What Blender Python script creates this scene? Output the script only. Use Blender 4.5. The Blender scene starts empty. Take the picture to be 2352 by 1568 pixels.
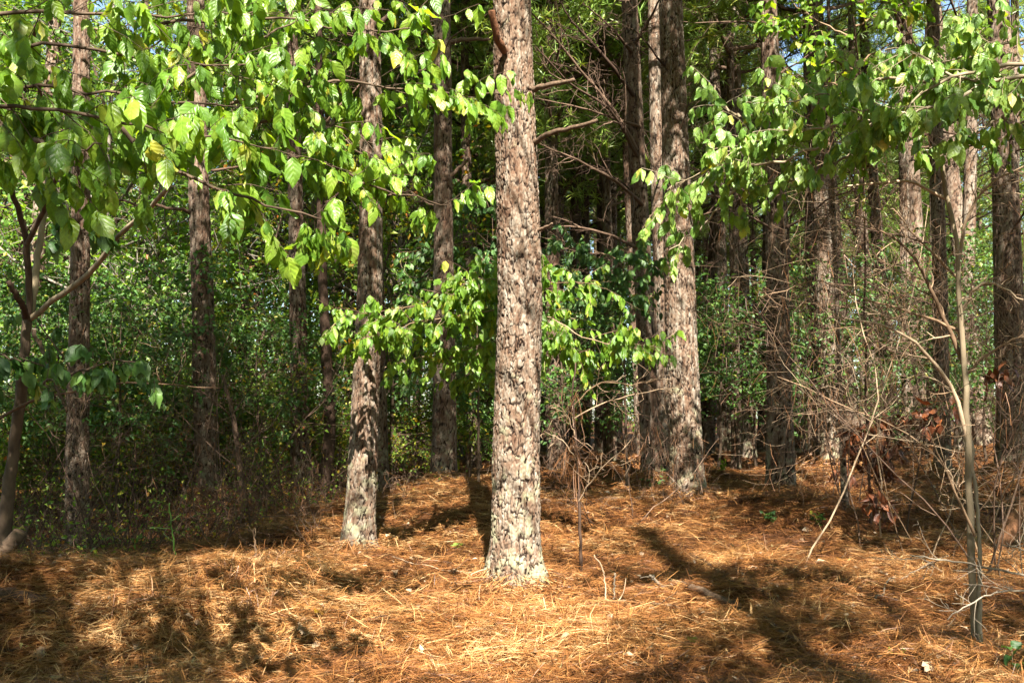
import bpy, math, random
import numpy as np
from mathutils import Vector

# ------------------------------------------------------------------ camera, sky, sun, exposure
FPX, CXP, CYP = 2287.0, 1176.0, 784.0           # focal length and centre in the 2352 x 1568 measuring frame
PITCH = math.radians(4.4)
EYE = np.array([0.0, 0.0, 1.35])
SUN_AZ, SUN_EL = math.radians(175), math.radians(47)   # azimuth clockwise from +Y
S = np.array([math.sin(SUN_AZ)*math.cos(SUN_EL), math.cos(SUN_AZ)*math.cos(SUN_EL), math.sin(SUN_EL)])

sc = bpy.context.scene
cam_d = bpy.data.cameras.new('camera'); cam_d.sensor_width = 36; cam_d.lens = 35
cam_d.clip_start = 0.05; cam_d.clip_end = 1000
cam = bpy.data.objects.new('camera', cam_d); sc.collection.objects.link(cam)
cam.location = EYE; cam.rotation_euler = (math.pi/2 + PITCH, 0, 0); sc.camera = cam
w = bpy.data.worlds.new('World'); sc.world = w; w.use_nodes = True
nt = w.node_tree; bg = nt.nodes['Background']; sky = nt.nodes.new('ShaderNodeTexSky')
sky.sky_type = 'NISHITA'; sky.sun_disc = False; sky.sun_elevation = SUN_EL; sky.sun_rotation = SUN_AZ
nt.links.new(sky.outputs[0], bg.inputs[0]); bg.inputs[1].default_value = 0.05
sun_d = bpy.data.lights.new('sun', 'SUN'); sun_d.energy = 5.0; sun_d.angle = math.radians(0.5); sun_d.color = (1, .93, .82)
sun = bpy.data.objects.new('sun', sun_d); sc.collection.objects.link(sun)
sun.rotation_euler = Vector(-S).to_track_quat('-Z', 'Y').to_euler()
vs = sc.view_settings; vs.view_transform = 'Standard'; vs.look = 'None'; vs.gamma = 1; vs.use_curve_mapping = False
vs.exposure = 2.85
sc.cycles.max_bounces = 7; sc.cycles.diffuse_bounces = 2; sc.cycles.glossy_bounces = 2; sc.cycles.transmission_bounces = 4
sc.cycles.use_denoising = True

# ------------------------------------------------------------------ helpers
COL = sc.collection
RNG = np.random.default_rng(7)
cp, sp_ = math.cos(PITCH), math.sin(PITCH)

def P(px, py, d):
    """the point seen at (px, py) of the 2352 x 1568 frame, d metres ahead of the camera"""
    cx = (px-CXP)/FPX; cy = (CYP-py)/FPX
    v = np.array([cx, cp - cy*sp_, sp_ + cy*cp])
    return EYE + v*(d/v[1])

def proj(p):
    q = np.asarray(p) - EYE
    z = q[..., 1]*cp + q[..., 2]*sp_; y = -q[..., 1]*sp_ + q[..., 2]*cp; x = q[..., 0]
    z = np.where(np.abs(z) < 1e-3, 1e-3, z)
    return CXP + FPX*x/z, CYP - FPX*y/z, z

def norm(v):
    return v/np.maximum(np.linalg.norm(v, axis=-1, keepdims=True), 1e-9)

def hash2(i, j, seed):
    h = (i.astype(np.int64)*374761393 + j.astype(np.int64)*668265263 + seed*1274126177) & 0xffffffff
    h = ((h ^ (h >> 13))*1274126177) & 0xffffffff
    h = ((h ^ (h >> 16))*2246822519) & 0xffffffff
    return ((h ^ (h >> 15)) & 0xffffff)/float(0xffffff)

def vnoise(x, y, seed=0, per=None):
    i = np.floor(x); j = np.floor(y); fx = x-i; fy = y-j
    fx = fx*fx*(3-2*fx); fy = fy*fy*(3-2*fy)
    i0, i1 = i, i+1
    if per: i0 = np.mod(i0, per); i1 = np.mod(i1, per)
    a = hash2(i0, j, seed); b = hash2(i1, j, seed); c = hash2(i0, j+1, seed); d = hash2(i1, j+1, seed)
    return (a*(1-fx)+b*fx)*(1-fy) + (c*(1-fx)+d*fx)*fy - 0.5

def fbm(x, y, seed=0, octv=3):
    r = 0; a = 1.0
    for o in range(octv):
        r = r + a*vnoise(x*2**o, y*2**o, seed+o*17); a *= .5
    return r

def worley(u, v, per, seed):
    iu = np.floor(u); iv = np.floor(v)
    f1 = np.full(u.shape, 9.0); f2 = np.full(u.shape, 9.0); idr = np.zeros(u.shape); dvv = np.zeros(u.shape)
    for a in (-1, 0, 1):
        for b in (-1, 0, 1):
            ci = np.mod(iu+a, per); cj = iv+b
            du = iu+a+.05+.9*hash2(ci, cj, seed)-u; dw = cj+.05+.9*hash2(ci, cj, seed+5)-v; d = np.maximum(np.abs(du), np.abs(dw))*.5+np.hypot(du, dw)*.5
            m = d < f1; dvv = np.where(m, dw, dvv)
            f2 = np.where(m, f1, np.minimum(f2, d)); idr = np.where(m, hash2(ci, cj, seed+9), idr); f1 = np.where(m, d, f1)
    return f1, f2, idr, dvv

def sstep(a, b, x):
    t = np.clip((x-a)/(b-a), 0, 1); return t*t*(3-2*t)

class Geo:
    """collects vertices, quads and one vec3 attribute, then becomes ONE mesh object"""
    def __init__(s): s.V = []; s.F = []; s.A = []; s.n = 0
    def add(s, V, F, A=None):
        V = np.asarray(V, float).reshape(-1, 3); s.V.append(V); s.F.append(np.asarray(F, np.int64).reshape(-1, 4)+s.n)
        s.A.append(np.zeros((len(V), 3)) if A is None else np.asarray(A, float).reshape(-1, 3)); s.n += len(V)
    def mesh(s, name, mat, smooth=True, origin=None):
        V = np.concatenate(s.V); F = np.concatenate(s.F); A = np.concatenate(s.A)
        if origin is not None: V = V-np.asarray(origin)
        me = bpy.data.meshes.new(name); nf = len(F)
        me.vertices.add(len(V)); me.vertices.foreach_set('co', V.astype(np.float32).ravel())
        me.loops.add(nf*4); me.loops.foreach_set('vertex_index', F.astype(np.int32).ravel())
        me.polygons.add(nf); me.polygons.foreach_set('loop_start', np.arange(0, nf*4, 4, dtype=np.int32))
        me.polygons.foreach_set('use_smooth', np.full(nf, smooth))
        at = me.attributes.new('look', 'FLOAT_VECTOR', 'POINT'); at.data.foreach_set('vector', A.astype(np.float32).ravel())
        me.update(calc_edges=True); me.materials.append(mat)
        return me
    def obj(s, name, mat, parent=None, smooth=True, origin=None):
        o = bpy.data.objects.new(name, s.mesh(name, mat, smooth, origin)); COL.objects.link(o)
        if origin is not None and parent is None: o.location = origin
        if parent is not None: o.parent = parent
        return o

def tag(o, label=None, cat=None, group=None, kind=None):
    if label: o['label'] = label
    if cat: o['category'] = cat
    if group: o['group'] = group
    if kind: o['kind'] = kind
    return o

def empty(name, loc, label=None, cat=None, group=None):
    o = bpy.data.objects.new(name, None); COL.objects.link(o); o.location = loc; o.empty_display_size = .2
    return tag(o, label, cat, group)

def copy_tree(o, parent=None):
    c = o.copy(); COL.objects.link(c)
    if parent is not None: c.parent = parent
    for ch in list(o.children): copy_tree(ch, c)
    return c

def tubes(pts, rad, k=4):
    """pts (M,n,3), rad (M,n) -> vertices and quads of M tubes"""
    pts = np.asarray(pts, float); rad = np.asarray(rad, float); M, n, _ = pts.shape
    T = norm(np.gradient(pts, axis=1)); mean = norm(pts[:, -1]-pts[:, 0])
    ref = np.zeros((M, 3)); ref[np.arange(M), np.argmin(np.abs(mean), axis=1)] = 1
    A = norm(np.cross(T, ref[:, None, :])); B = np.cross(T, A)
    th = np.arange(k)*2*math.pi/k
    V = pts[:, :, None, :] + rad[:, :, None, None]*(A[:, :, None, :]*np.cos(th)[None, None, :, None] + B[:, :, None, :]*np.sin(th)[None, None, :, None])
    idx = np.arange(M*n*k).reshape(M, n, k); a = idx[:, :-1]; b = idx[:, 1:]
    F = np.stack([a, np.roll(a, -1, 2), np.roll(b, -1, 2), b], -1)
    return V.reshape(-1, 3), F.reshape(-1, 4)

def closed(p, r):
    return np.concatenate([p, p[-1:]+(p[-1:]-p[-2:-1])*.05]), np.concatenate([r, [r[-1]*.05]])

def add_tubes(g, pts, rad, k=4, val=None):
    V, F = tubes(pts, rad, k)
    M = len(pts); r = RNG.random(M) if val is None else np.full(M, val)
    A = np.zeros((len(V), 3)); A[:, 0] = np.repeat(r, len(V)//M)
    g.add(V, F, A)

def smooth_line(pts, n, jit=0, rng=RNG):
    pts = np.asarray(pts, float); d = np.r_[0, np.cumsum(np.linalg.norm(np.diff(pts, axis=0), axis=1))]
    t = np.linspace(0, d[-1], n)
    m = np.stack([np.gradient(pts[:, i], d) for i in range(3)], 1) if len(pts) > 2 else np.repeat(((pts[1]-pts[0])/d[-1])[None], 2, 0)
    k = np.clip(np.searchsorted(d, t, side='right')-1, 0, len(d)-2); h = (d[k+1]-d[k])[:, None]; u = ((t-d[k])/(d[k+1]-d[k]))[:, None]
    r = (2*u**3-3*u**2+1)*pts[k] + (u**3-2*u**2+u)*h*m[k] + (-2*u**3+3*u**2)*pts[k+1] + (u**3-u**2)*h*m[k+1]
    if jit:
        j = rng.normal(0, jit, r.shape); j[0] = 0; r = r+j
    return r

def grow(st, di, L, rng, kink=.25, grav=0.0, n=6):
    M = len(st); p = np.zeros((M, n, 3)); p[:, 0] = st; d = norm(di); stp = (np.asarray(L)/(n-1))[:, None]
    for i in range(1, n):
        d = norm(d + rng.normal(0, kink, (M, 3)) + np.array([0, 0, grav])); p[:, i] = p[:, i-1] + d*stp
    return p

def offshoots(parents, prad, per, rng, lo=.2, hi=1.0, spread=.9, lf=(.3, .6), kink=.25, grav=0.0, rf=.55, flat=1.0, n=6):
    """side twigs off each parent polyline"""
    M, m, _ = parents.shape
    idx = np.repeat(np.arange(M), per); t = rng.uniform(lo, hi, len(idx))*(m-1)
    k = np.minimum(t.astype(int), m-2); f = (t-k)[:, None]
    st = parents[idx, k]*(1-f) + parents[idx, k+1]*f
    tan = norm(parents[idx, k+1]-parents[idx, k])
    q = rng.normal(0, 1, (len(idx), 3)); q[:, 2] *= flat; q = norm(q - tan*np.sum(q*tan, 1, keepdims=True))
    Lp = np.linalg.norm(np.diff(parents, axis=1), axis=2).sum(1)[idx]
    L = Lp*rng.uniform(lf[0], lf[1], len(idx))
    p = grow(st, tan*rng.uniform(.3, 1, (len(idx), 1))+q*spread, L, rng, kink, grav, n)
    r0 = prad[idx, k]*rf
    return p, r0[:, None]*np.linspace(1, .35, n)[None]

def rad_line(M, n, r, end=.35):
    return np.broadcast_to(np.asarray(r, float).reshape(-1, 1), (M, 1))*np.linspace(1, end, n)[None]

# leaf blades: broad drooping leaf (24 quads) and a small folded leaf (2 quads) for far crowns
LV = np.array([0, .10, .28, .48, .68, .86, 1.0]); LW = np.array([.03, .5, .93, 1.0, .74, .33, .02]); LU = np.array([-1, -.5, 0, .5, 1])
def big_leaves(g, pos, dr, nr, L, W, rng, curl=.35):
    N = len(pos); dr = norm(dr); nr = norm(nr - dr*np.sum(nr*dr, 1, keepdims=True)); sd = np.cross(dr, nr)
    v = LV[None, :, None]; u = LU[None, None, :]; wv = LW[None, :, None]
    L = L[:, None, None]; W = W[:, None, None]
    cl = rng.uniform(-.3, 1.1, (N, 1, 1))*curl; fold = rng.uniform(-.1, .75, (N, 1, 1)); ph = rng.uniform(0, 6.28, (N, 1, 1)); sk = rng.normal(0, .12, (N, 1, 1))
    al = L*(v - .12*cl*v**3) + 0*u
    ac = W*.5*wv*u*(1-.25*fold*np.abs(u)) + L*sk*v**2
    up = -L*cl*v**2*.6 + W*.5*fold*np.abs(u)*wv + W*.13*np.sin(ph+v*(9+ph)+u*2)*np.abs(u) - W*.12*u**2*wv
    V = pos[:, None, None, :] + dr[:, None, None, :]*al[..., None] + sd[:, None, None, :]*ac[..., None] + nr[:, None, None, :]*up[..., None]
    A = np.stack([np.broadcast_to(rng.random((N, 1, 1)), al.shape), np.broadcast_to(u, al.shape), np.broadcast_to(v, al.shape)], -1)
    idx = np.arange(N*35).reshape(N, 7, 5)
    F = np.stack([idx[:, :-1, :-1], idx[:, :-1, 1:], idx[:, 1:, 1:], idx[:, 1:, :-1]], -1)
    g.add(V, F, A)

def small_leaves(g, pos, dr, nr, L, W, rng, val=None):
    N = len(pos); dr = norm(dr); nr = norm(nr - dr*np.sum(nr*dr, 1, keepdims=True)); sd = np.cross(dr, nr)
    L = L[:, None]; W = W[:, None]; f = rng.uniform(.05, .35, (N, 1))
    a = pos; m1 = pos+dr*L*.42; tip = pos+dr*L - nr*L*.18
    l = m1 + sd*W*.5 + nr*W*f; r = m1 - sd*W*.5 + nr*W*f; c = m1
    V = np.stack([a, l, tip, r, c], 1)
    i = np.arange(N)[:, None]*5
    F = np.concatenate([i+np.array([0, 4, 2, 1]), i+np.array([0, 3, 2, 4])], 0)
    A = np.zeros((N, 5, 3)); A[:, :, 0] = (rng.random(N) if val is None else val)[:, None]
    g.add(V, F, A)

# ------------------------------------------------------------------ materials
def mat(name):
    m = bpy.data.materials.new(name); m.use_nodes = True; t = m.node_tree
    for n in list(t.nodes): t.nodes.remove(n)
    out = t.nodes.new('ShaderNodeOutputMaterial')
    def N(ty, **kw):
        n = t.nodes.new(ty)
        for k, v in kw.items():
            if hasattr(n, k): setattr(n, k, v)
            else: n.inputs[k].default_value = v
        return n
    def Lk(a, b): t.links.new(a, b)
    return m, N, Lk, out

def ramp(N, stops, interp='LINEAR'):
    r = N('ShaderNodeValToRGB'); e = r.color_ramp; e.interpolation = interp
    while len(e.elements) < len(stops): e.elements.new(.5)
    for el, (p, c) in zip(e.elements, stops): el.position = p; el.color = (*c, 1)
    return r

def look_attr(N, Lk):
    a = N('ShaderNodeAttribute', attribute_name='look'); s = N('ShaderNodeSeparateXYZ'); Lk(a.outputs['Vector'], s.inputs[0]); return s

def leaf_mat(name, stops, trans=.5, rough=.45, veins=False, tint=(1.5, 1.35, .5)):
    m, N, Lk, out = mat(name); s = look_attr(N, Lk); r = ramp(N, stops); Lk(s.outputs[0], r.inputs[0])
    col = r.outputs[0]
    pb = N('ShaderNodeBsdfPrincipled', Roughness=rough); pb.inputs['Specular IOR Level'].default_value = .5
    tr = N('ShaderNodeBsdfTranslucent'); mx = N('ShaderNodeMixShader', Fac=trans)
    if veins:
        ab = N('ShaderNodeMath', operation='ABSOLUTE'); Lk(s.outputs[1], ab.inputs[0])
        k = N('ShaderNodeMath', operation='MULTIPLY_ADD'); Lk(ab.outputs[0], k.inputs[0]); k.inputs[1].default_value = -.28; Lk(s.outputs[2], k.inputs[2])
        w_ = N('ShaderNodeMath', operation='MULTIPLY'); Lk(k.outputs[0], w_.inputs[0]); w_.inputs[1].default_value = 38
        sn = N('ShaderNodeMath', operation='SINE'); Lk(w_.outputs[0], sn.inputs[0])
        mr = N('ShaderNodeMapRange', interpolation_type='SMOOTHSTEP'); Lk(ab.outputs[0], mr.inputs[0]); mr.inputs[2].default_value = .09; mr.inputs[3].default_value = 1; mr.inputs[4].default_value = 0
        ad = N('ShaderNodeMath', operation='MULTIPLY_ADD'); Lk(mr.outputs[0], ad.inputs[0]); ad.inputs[1].default_value = -2.0; Lk(sn.outputs[0], ad.inputs[2])
        bp = N('ShaderNodeBump', Strength=.3, Distance=.0015); Lk(ad.outputs[0], bp.inputs['Height']); Lk(bp.outputs[0], pb.inputs['Normal'])
        no = N('ShaderNodeTexNoise', Scale=35.0); mm = N('ShaderNodeMix', data_type='RGBA', blend_type='MULTIPLY'); mm.inputs[0].default_value = .55
        rr = ramp(N, [(.3, (.6, .62, .55)), (.7, (1.25, 1.2, 1.1))]); Lk(no.outputs[0], rr.inputs[0]); Lk(col, mm.inputs[6]); Lk(rr.outputs[0], mm.inputs[7]); col = mm.outputs[2]
        sv = ramp(N, [(.75, (0, 0, 0)), (.98, (.4, .4, .4))]); Lk(sn.outputs[0], sv.inputs[0]); mv = N('ShaderNodeMix', data_type='RGBA', blend_type='MULTIPLY'); Lk(sv.outputs[0], mv.inputs[0]); Lk(col, mv.inputs[6]); mv.inputs[7].default_value = (.55, .6, .5, 1); col = mv.outputs[2]
        n3 = N('ShaderNodeTexNoise', Scale=9.0, Detail=3.0); yr = ramp(N, [(.6, (0, 0, 0)), (.72, (.75, .75, .75))]); Lk(n3.outputs[0], yr.inputs[0]); my = N('ShaderNodeMix', data_type='RGBA'); Lk(yr.outputs[0], my.inputs[0]); Lk(col, my.inputs[6]); my.inputs[7].default_value = (.24, .27, .07, 1); col = my.outputs[2]
        n4 = N('ShaderNodeTexNoise', Scale=60.0, Detail=2.0); sr_ = ramp(N, [(.70, (0, 0, 0)), (.75, (1, 1, 1))]); Lk(n4.outputs[0], sr_.inputs[0]); ms = N('ShaderNodeMix', data_type='RGBA'); Lk(sr_.outputs[0], ms.inputs[0]); Lk(col, ms.inputs[6]); ms.inputs[7].default_value = (.10, .05, .02, 1); col = ms.outputs[2]
    Lk(col, pb.inputs['Base Color'])
    mt = N('ShaderNodeMix', data_type='RGBA', blend_type='MULTIPLY'); mt.inputs[0].default_value = 1; mt.inputs[7].default_value = (*tint, 1)
    Lk(col, mt.inputs[6]); Lk(mt.outputs[2], tr.inputs[0])
    Lk(pb.outputs[0], mx.inputs[1]); Lk(tr.outputs[0], mx.inputs[2]); Lk(mx.outputs[0], out.inputs[0])
    return m

def plain_mat(name, stops, rough=.85, scale=30.0, bump=.3, stretch=None, noise=.5):
    m, N, Lk, out = mat(name); s = look_attr(N, Lk); r = ramp(N, stops); Lk(s.outputs[0], r.inputs[0])
    tc = N('ShaderNodeTexCoord'); mp = N('ShaderNodeMapping'); Lk(tc.outputs['Object'], mp.inputs[0])
    if stretch: mp.inputs['Scale'].default_value = stretch
    no = N('ShaderNodeTexNoise', Scale=scale, Detail=5.0); Lk(mp.outputs[0], no.inputs[0])
    rr = ramp(N, [(.3, (.5, .48, .46)), (.7, (1.3, 1.3, 1.3))]); Lk(no.outputs[0], rr.inputs[0])
    mm = N('ShaderNodeMix', data_type='RGBA', blend_type='MULTIPLY'); mm.inputs[0].default_value = noise
    Lk(r.outputs[0], mm.inputs[6]); Lk(rr.outputs[0], mm.inputs[7])
    pb = N('ShaderNodeBsdfPrincipled', Roughness=rough); pb.inputs['Specular IOR Level'].default_value = .2
    Lk(mm.outputs[2], pb.inputs['Base Color'])
    bp = N('ShaderNodeBump', Strength=bump, Distance=.01); Lk(no.outputs[0], bp.inputs['Height']); Lk(bp.outputs[0], pb.inputs['Normal'])
    Lk(pb.outputs[0], out.inputs[0]); return m

def bark_mat(name, plates, crack=(.014, .008, .005), lichen=.1):
    m, N, Lk, out = mat(name); s = look_attr(N, Lk)
    r = ramp(N, plates); Lk(s.outputs[1], r.inputs[0])
    tc = N('ShaderNodeTexCoord')
    no = N('ShaderNodeTexNoise', Scale=45.0, Detail=6.0); Lk(tc.outputs['Object'], no.inputs[0])
    rr = ramp(N, [(.3, (.62, .6, .58)), (.72, (1.28, 1.27, 1.25))]); Lk(no.outputs[0], rr.inputs[0])
    m1 = N('ShaderNodeMix', data_type='RGBA', blend_type='MULTIPLY'); m1.inputs[0].default_value = .8; Lk(r.outputs[0], m1.inputs[6]); Lk(rr.outputs[0], m1.inputs[7])
    # lichen on the lowest two metres, in patches
    n2 = N('ShaderNodeTexNoise', Scale=9.0, Detail=5.0); Lk(tc.outputs['Object'], n2.inputs[0])
    sx = N('ShaderNodeSeparateXYZ'); Lk(tc.outputs['Object'], sx.inputs[0])
    mr = N('ShaderNodeMapRange'); Lk(sx.outputs[2], mr.inputs[0]); mr.inputs[1].default_value = 0; mr.inputs[2].default_value = 1.8; mr.inputs[3].default_value = .14*lichen-.02; mr.inputs[4].default_value = -.14
    ad = N('ShaderNodeMath', operation='ADD'); Lk(n2.outputs[0], ad.inputs[0]); Lk(mr.outputs[0], ad.inputs[1])
    lr = ramp(N, [(.52, (0, 0, 0)), (.64, (1, 1, 1))]); Lk(ad.outputs[0], lr.inputs[0])
    lm = N('ShaderNodeMath', operation='MULTIPLY'); Lk(lr.outputs[0], lm.inputs[0]); lm.inputs[1].default_value = .6
    m2 = N('ShaderNodeMix', data_type='RGBA'); Lk(lm.outputs[0], m2.inputs[0]); Lk(m1.outputs[2], m2.inputs[6]); m2.inputs[7].default_value = (.20, .20, .125, 1)
    m3 = N('ShaderNodeMix', data_type='RGBA'); cr = ramp(N, [(.22, (0, 0, 0)), (.66, (1, 1, 1))]); Lk(s.outputs[0], cr.inputs[0]); Lk(cr.outputs[0], m3.inputs[0])
    m3.inputs[6].default_value = (*crack, 1); Lk(m2.outputs[2], m3.inputs[7])
    pb = N('ShaderNodeBsdfPrincipled', Roughness=.9); pb.inputs['Specular IOR Level'].default_value = .15
    Lk(m3.outputs[2], pb.inputs['Base Color'])
    bp = N('ShaderNodeBump', Strength=.5, Distance=.006); Lk(no.outputs[0], bp.inputs['Height']); Lk(bp.outputs[0], pb.inputs['Normal'])
    Lk(pb.outputs[0], out.inputs[0]); return m

M = {}
M['pine_bark'] = bark_mat('pine bark', [(0, (.066, .036, .022)), (.25, (.092, .058, .038)), (.5, (.112, .080, .057)), (.75, (.14, .112, .086)), (1, (.185, .16, .13))], crack=(.012, .007, .0045), lichen=.6)
M['dark_bark'] = bark_mat('dark pine bark', [(0, (.06, .032, .02)), (.35, (.088, .056, .038)), (.65, (.115, .084, .062)), (1, (.16, .13, .102))], lichen=.15)
M['pale_bark'] = plain_mat('smooth pale bark', [(0, (.15, .115, .07)), (1, (.23, .19, .13))], scale=14, stretch=(1, 1, .4), bump=.4, noise=.75)
M['olive_bark'] = plain_mat('smooth brown bark', [(0, (.045, .029, .018)), (1, (.075, .052, .034))], scale=22, stretch=(1, 1, .45), noise=.95, bump=.6)
M['grey_bark'] = plain_mat('grey smooth bark', [(0, (.10, .085, .065)), (1, (.16, .14, .115))], scale=10, stretch=(1, 1, .3))
M['dead_wood'] = plain_mat('dead pine limb', [(0, (.035, .02, .013)), (.6, (.075, .046, .03)), (1, (.13, .085, .058))], scale=40)
M['twig'] = plain_mat('dry twig', [(0, (.07, .042, .024)), (.5, (.17, .11, .065)), (1, (.30, .225, .15))], scale=40)
M['white_twig'] = plain_mat('weathered white twig', [(0, (.11, .086, .06)), (1, (.20, .168, .128))], scale=40)
M['log'] = plain_mat('fallen limb', [(0, (.06, .037, .022)), (1, (.12, .082, .055))], scale=30, stretch=(1, 1, 1), noise=1.0, bump=.9)
M['orange_log'] = plain_mat('peeled orange log', [(0, (.10, .042, .02)), (1, (.16, .075, .036))], scale=28, noise=1.0, bump=.8)
G3 = lambda a, b, c, d: [(0, a), (.48, b), (.95, c), (1, d)]
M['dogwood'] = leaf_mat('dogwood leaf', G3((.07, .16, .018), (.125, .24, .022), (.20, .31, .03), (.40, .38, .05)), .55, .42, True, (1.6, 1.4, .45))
M['dogwood_pale'] = leaf_mat('paler dogwood leaf', G3((.08, .17, .03), (.14, .25, .04), (.22, .32, .07), (.42, .40, .10)), .5, .42, True, (1.7, 1.5, .5))  # greens a little paler and greyer than the plain dogwood leaf
M['shade_leaf'] = leaf_mat('shade-darkened leaf', G3((.03, .082, .018), (.052, .125, .024), (.09, .17, .028), (.26, .24, .03)), .4, .5, False)  # leaf green darkened in the colour itself for foliage standing in shade
M['leaf_a'] = leaf_mat('oak understorey leaf', G3((0.0476, 0.112, 0.0156), (0.085, 0.18, 0.0216), (0.153, 0.255, 0.03), (.22, .22, .03)), .5, .5, False, (1.7, 1.5, .5))
M['leaf_b'] = leaf_mat('yellowing leaf', [(0, (0.064, 0.143, 0.0144)), (.5, (0.128, 0.225, 0.0192)), (.85, (0.272, 0.285, 0.0264)), (.96, (0.384, 0.225, 0.024)), (1, (0.352, 0.09, 0.018))], .5, .5, False, (1.5, 1.3, .5))
M['brown_leaf'] = leaf_mat('dead brown leaf', [(0, (.05, .016, .007)), (.6, (.11, .033, .011)), (1, (.2, .065, .02))], .25, .5, False, (1.4, 1, .6))
M['dry_leaf'] = leaf_mat('fallen dry leaf', [(0, (.13, .07, .035)), (.5, (.22, .15, .095)), (1, (.33, .26, .19))], .2, .6, True, (1.2, 1, .7))
M['orange_leaf'] = leaf_mat('orange leaf', [(0, (.30, .09, .012)), (1, (.36, .21, .02))], .3, .5, True)
M['needles'] = leaf_mat('green pine needle', [(0, (.10, .18, .035)), (.6, (.18, .28, .05)), (.92, (.27, .32, .06)), (1, (.42, .25, .07))], .4, .4, False, (1.5, 1.35, .45))
M['straw'] = leaf_mat('pine straw', [(0, (.035, .013, .005)), (.25, (.10, .036, .010)), (.55, (.21, .083, .022)), (.85, (.33, .165, .052)), (1, (.43, .28, .13))], .15, .5, False, (1.2, 1, .6))
M['red_straw'] = leaf_mat('hanging pine straw', [(0, (.10, .04, .014)), (1, (.21, .095, .036))], .2, .5, False, (1.2, 1, .6))

def ground_mat():
    m, N, Lk, out = mat('pine straw floor'); tc = N('ShaderNodeTexCoord')
    r_ = []
    for k, (ang, sc_) in enumerate(((.4, (60, 6, 1)), (1.9, (55, 5, 1)), (2.7, (70, 7, 1)))):
        mp = N('ShaderNodeMapping'); mp.inputs['Rotation'].default_value = (0, 0, ang); mp.inputs['Scale'].default_value = sc_; Lk(tc.outputs['Object'], mp.inputs[0])
        no = N('ShaderNodeTexNoise', Scale=1.3, Detail=4.0, Distortion=1.2); Lk(mp.outputs[0], no.inputs[0]); r_.append(no.outputs[0])
    mxx = N('ShaderNodeMath', operation='MAXIMUM'); Lk(r_[0], mxx.inputs[0]); Lk(r_[1], mxx.inputs[1])
    mx2 = N('ShaderNodeMath', operation='MAXIMUM'); Lk(mxx.outputs[0], mx2.inputs[0]); Lk(r_[2], mx2.inputs[1])
    cr = ramp(N, [(.42, (.02, .008, .0035)), (.56, (.06, .024, .008)), (.68, (.13, .055, .018)), (.8, (.20, .10, .04))]); Lk(mx2.outputs[0], cr.inputs[0])
    big = N('ShaderNodeTexNoise', Scale=.9, Detail=4.0); Lk(tc.outputs['Object'], big.inputs[0])
    br = ramp(N, [(.35, (.7, .66, .6)), (.65, (1.15, 1.1, 1.05))]); Lk(big.outputs[0], br.inputs[0])
    mm = N('ShaderNodeMix', data_type='RGBA', blend_type='MULTIPLY'); mm.inputs[0].default_value = 1; Lk(cr.outputs[0], mm.inputs[6]); Lk(br.outputs[0], mm.inputs[7])
    pb = N('ShaderNodeBsdfPrincipled', Roughness=.85); pb.inputs['Specular IOR Level'].default_value = .15
    Lk(mm.outputs[2], pb.inputs['Base Color'])
    bp = N('ShaderNodeBump', Strength=.8, Distance=.02); Lk(mx2.outputs[0], bp.inputs['Height']); Lk(bp.outputs[0], pb.inputs['Normal'])
    Lk(pb.outputs[0], out.inputs[0]); return m
M['ground'] = ground_mat()

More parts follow.
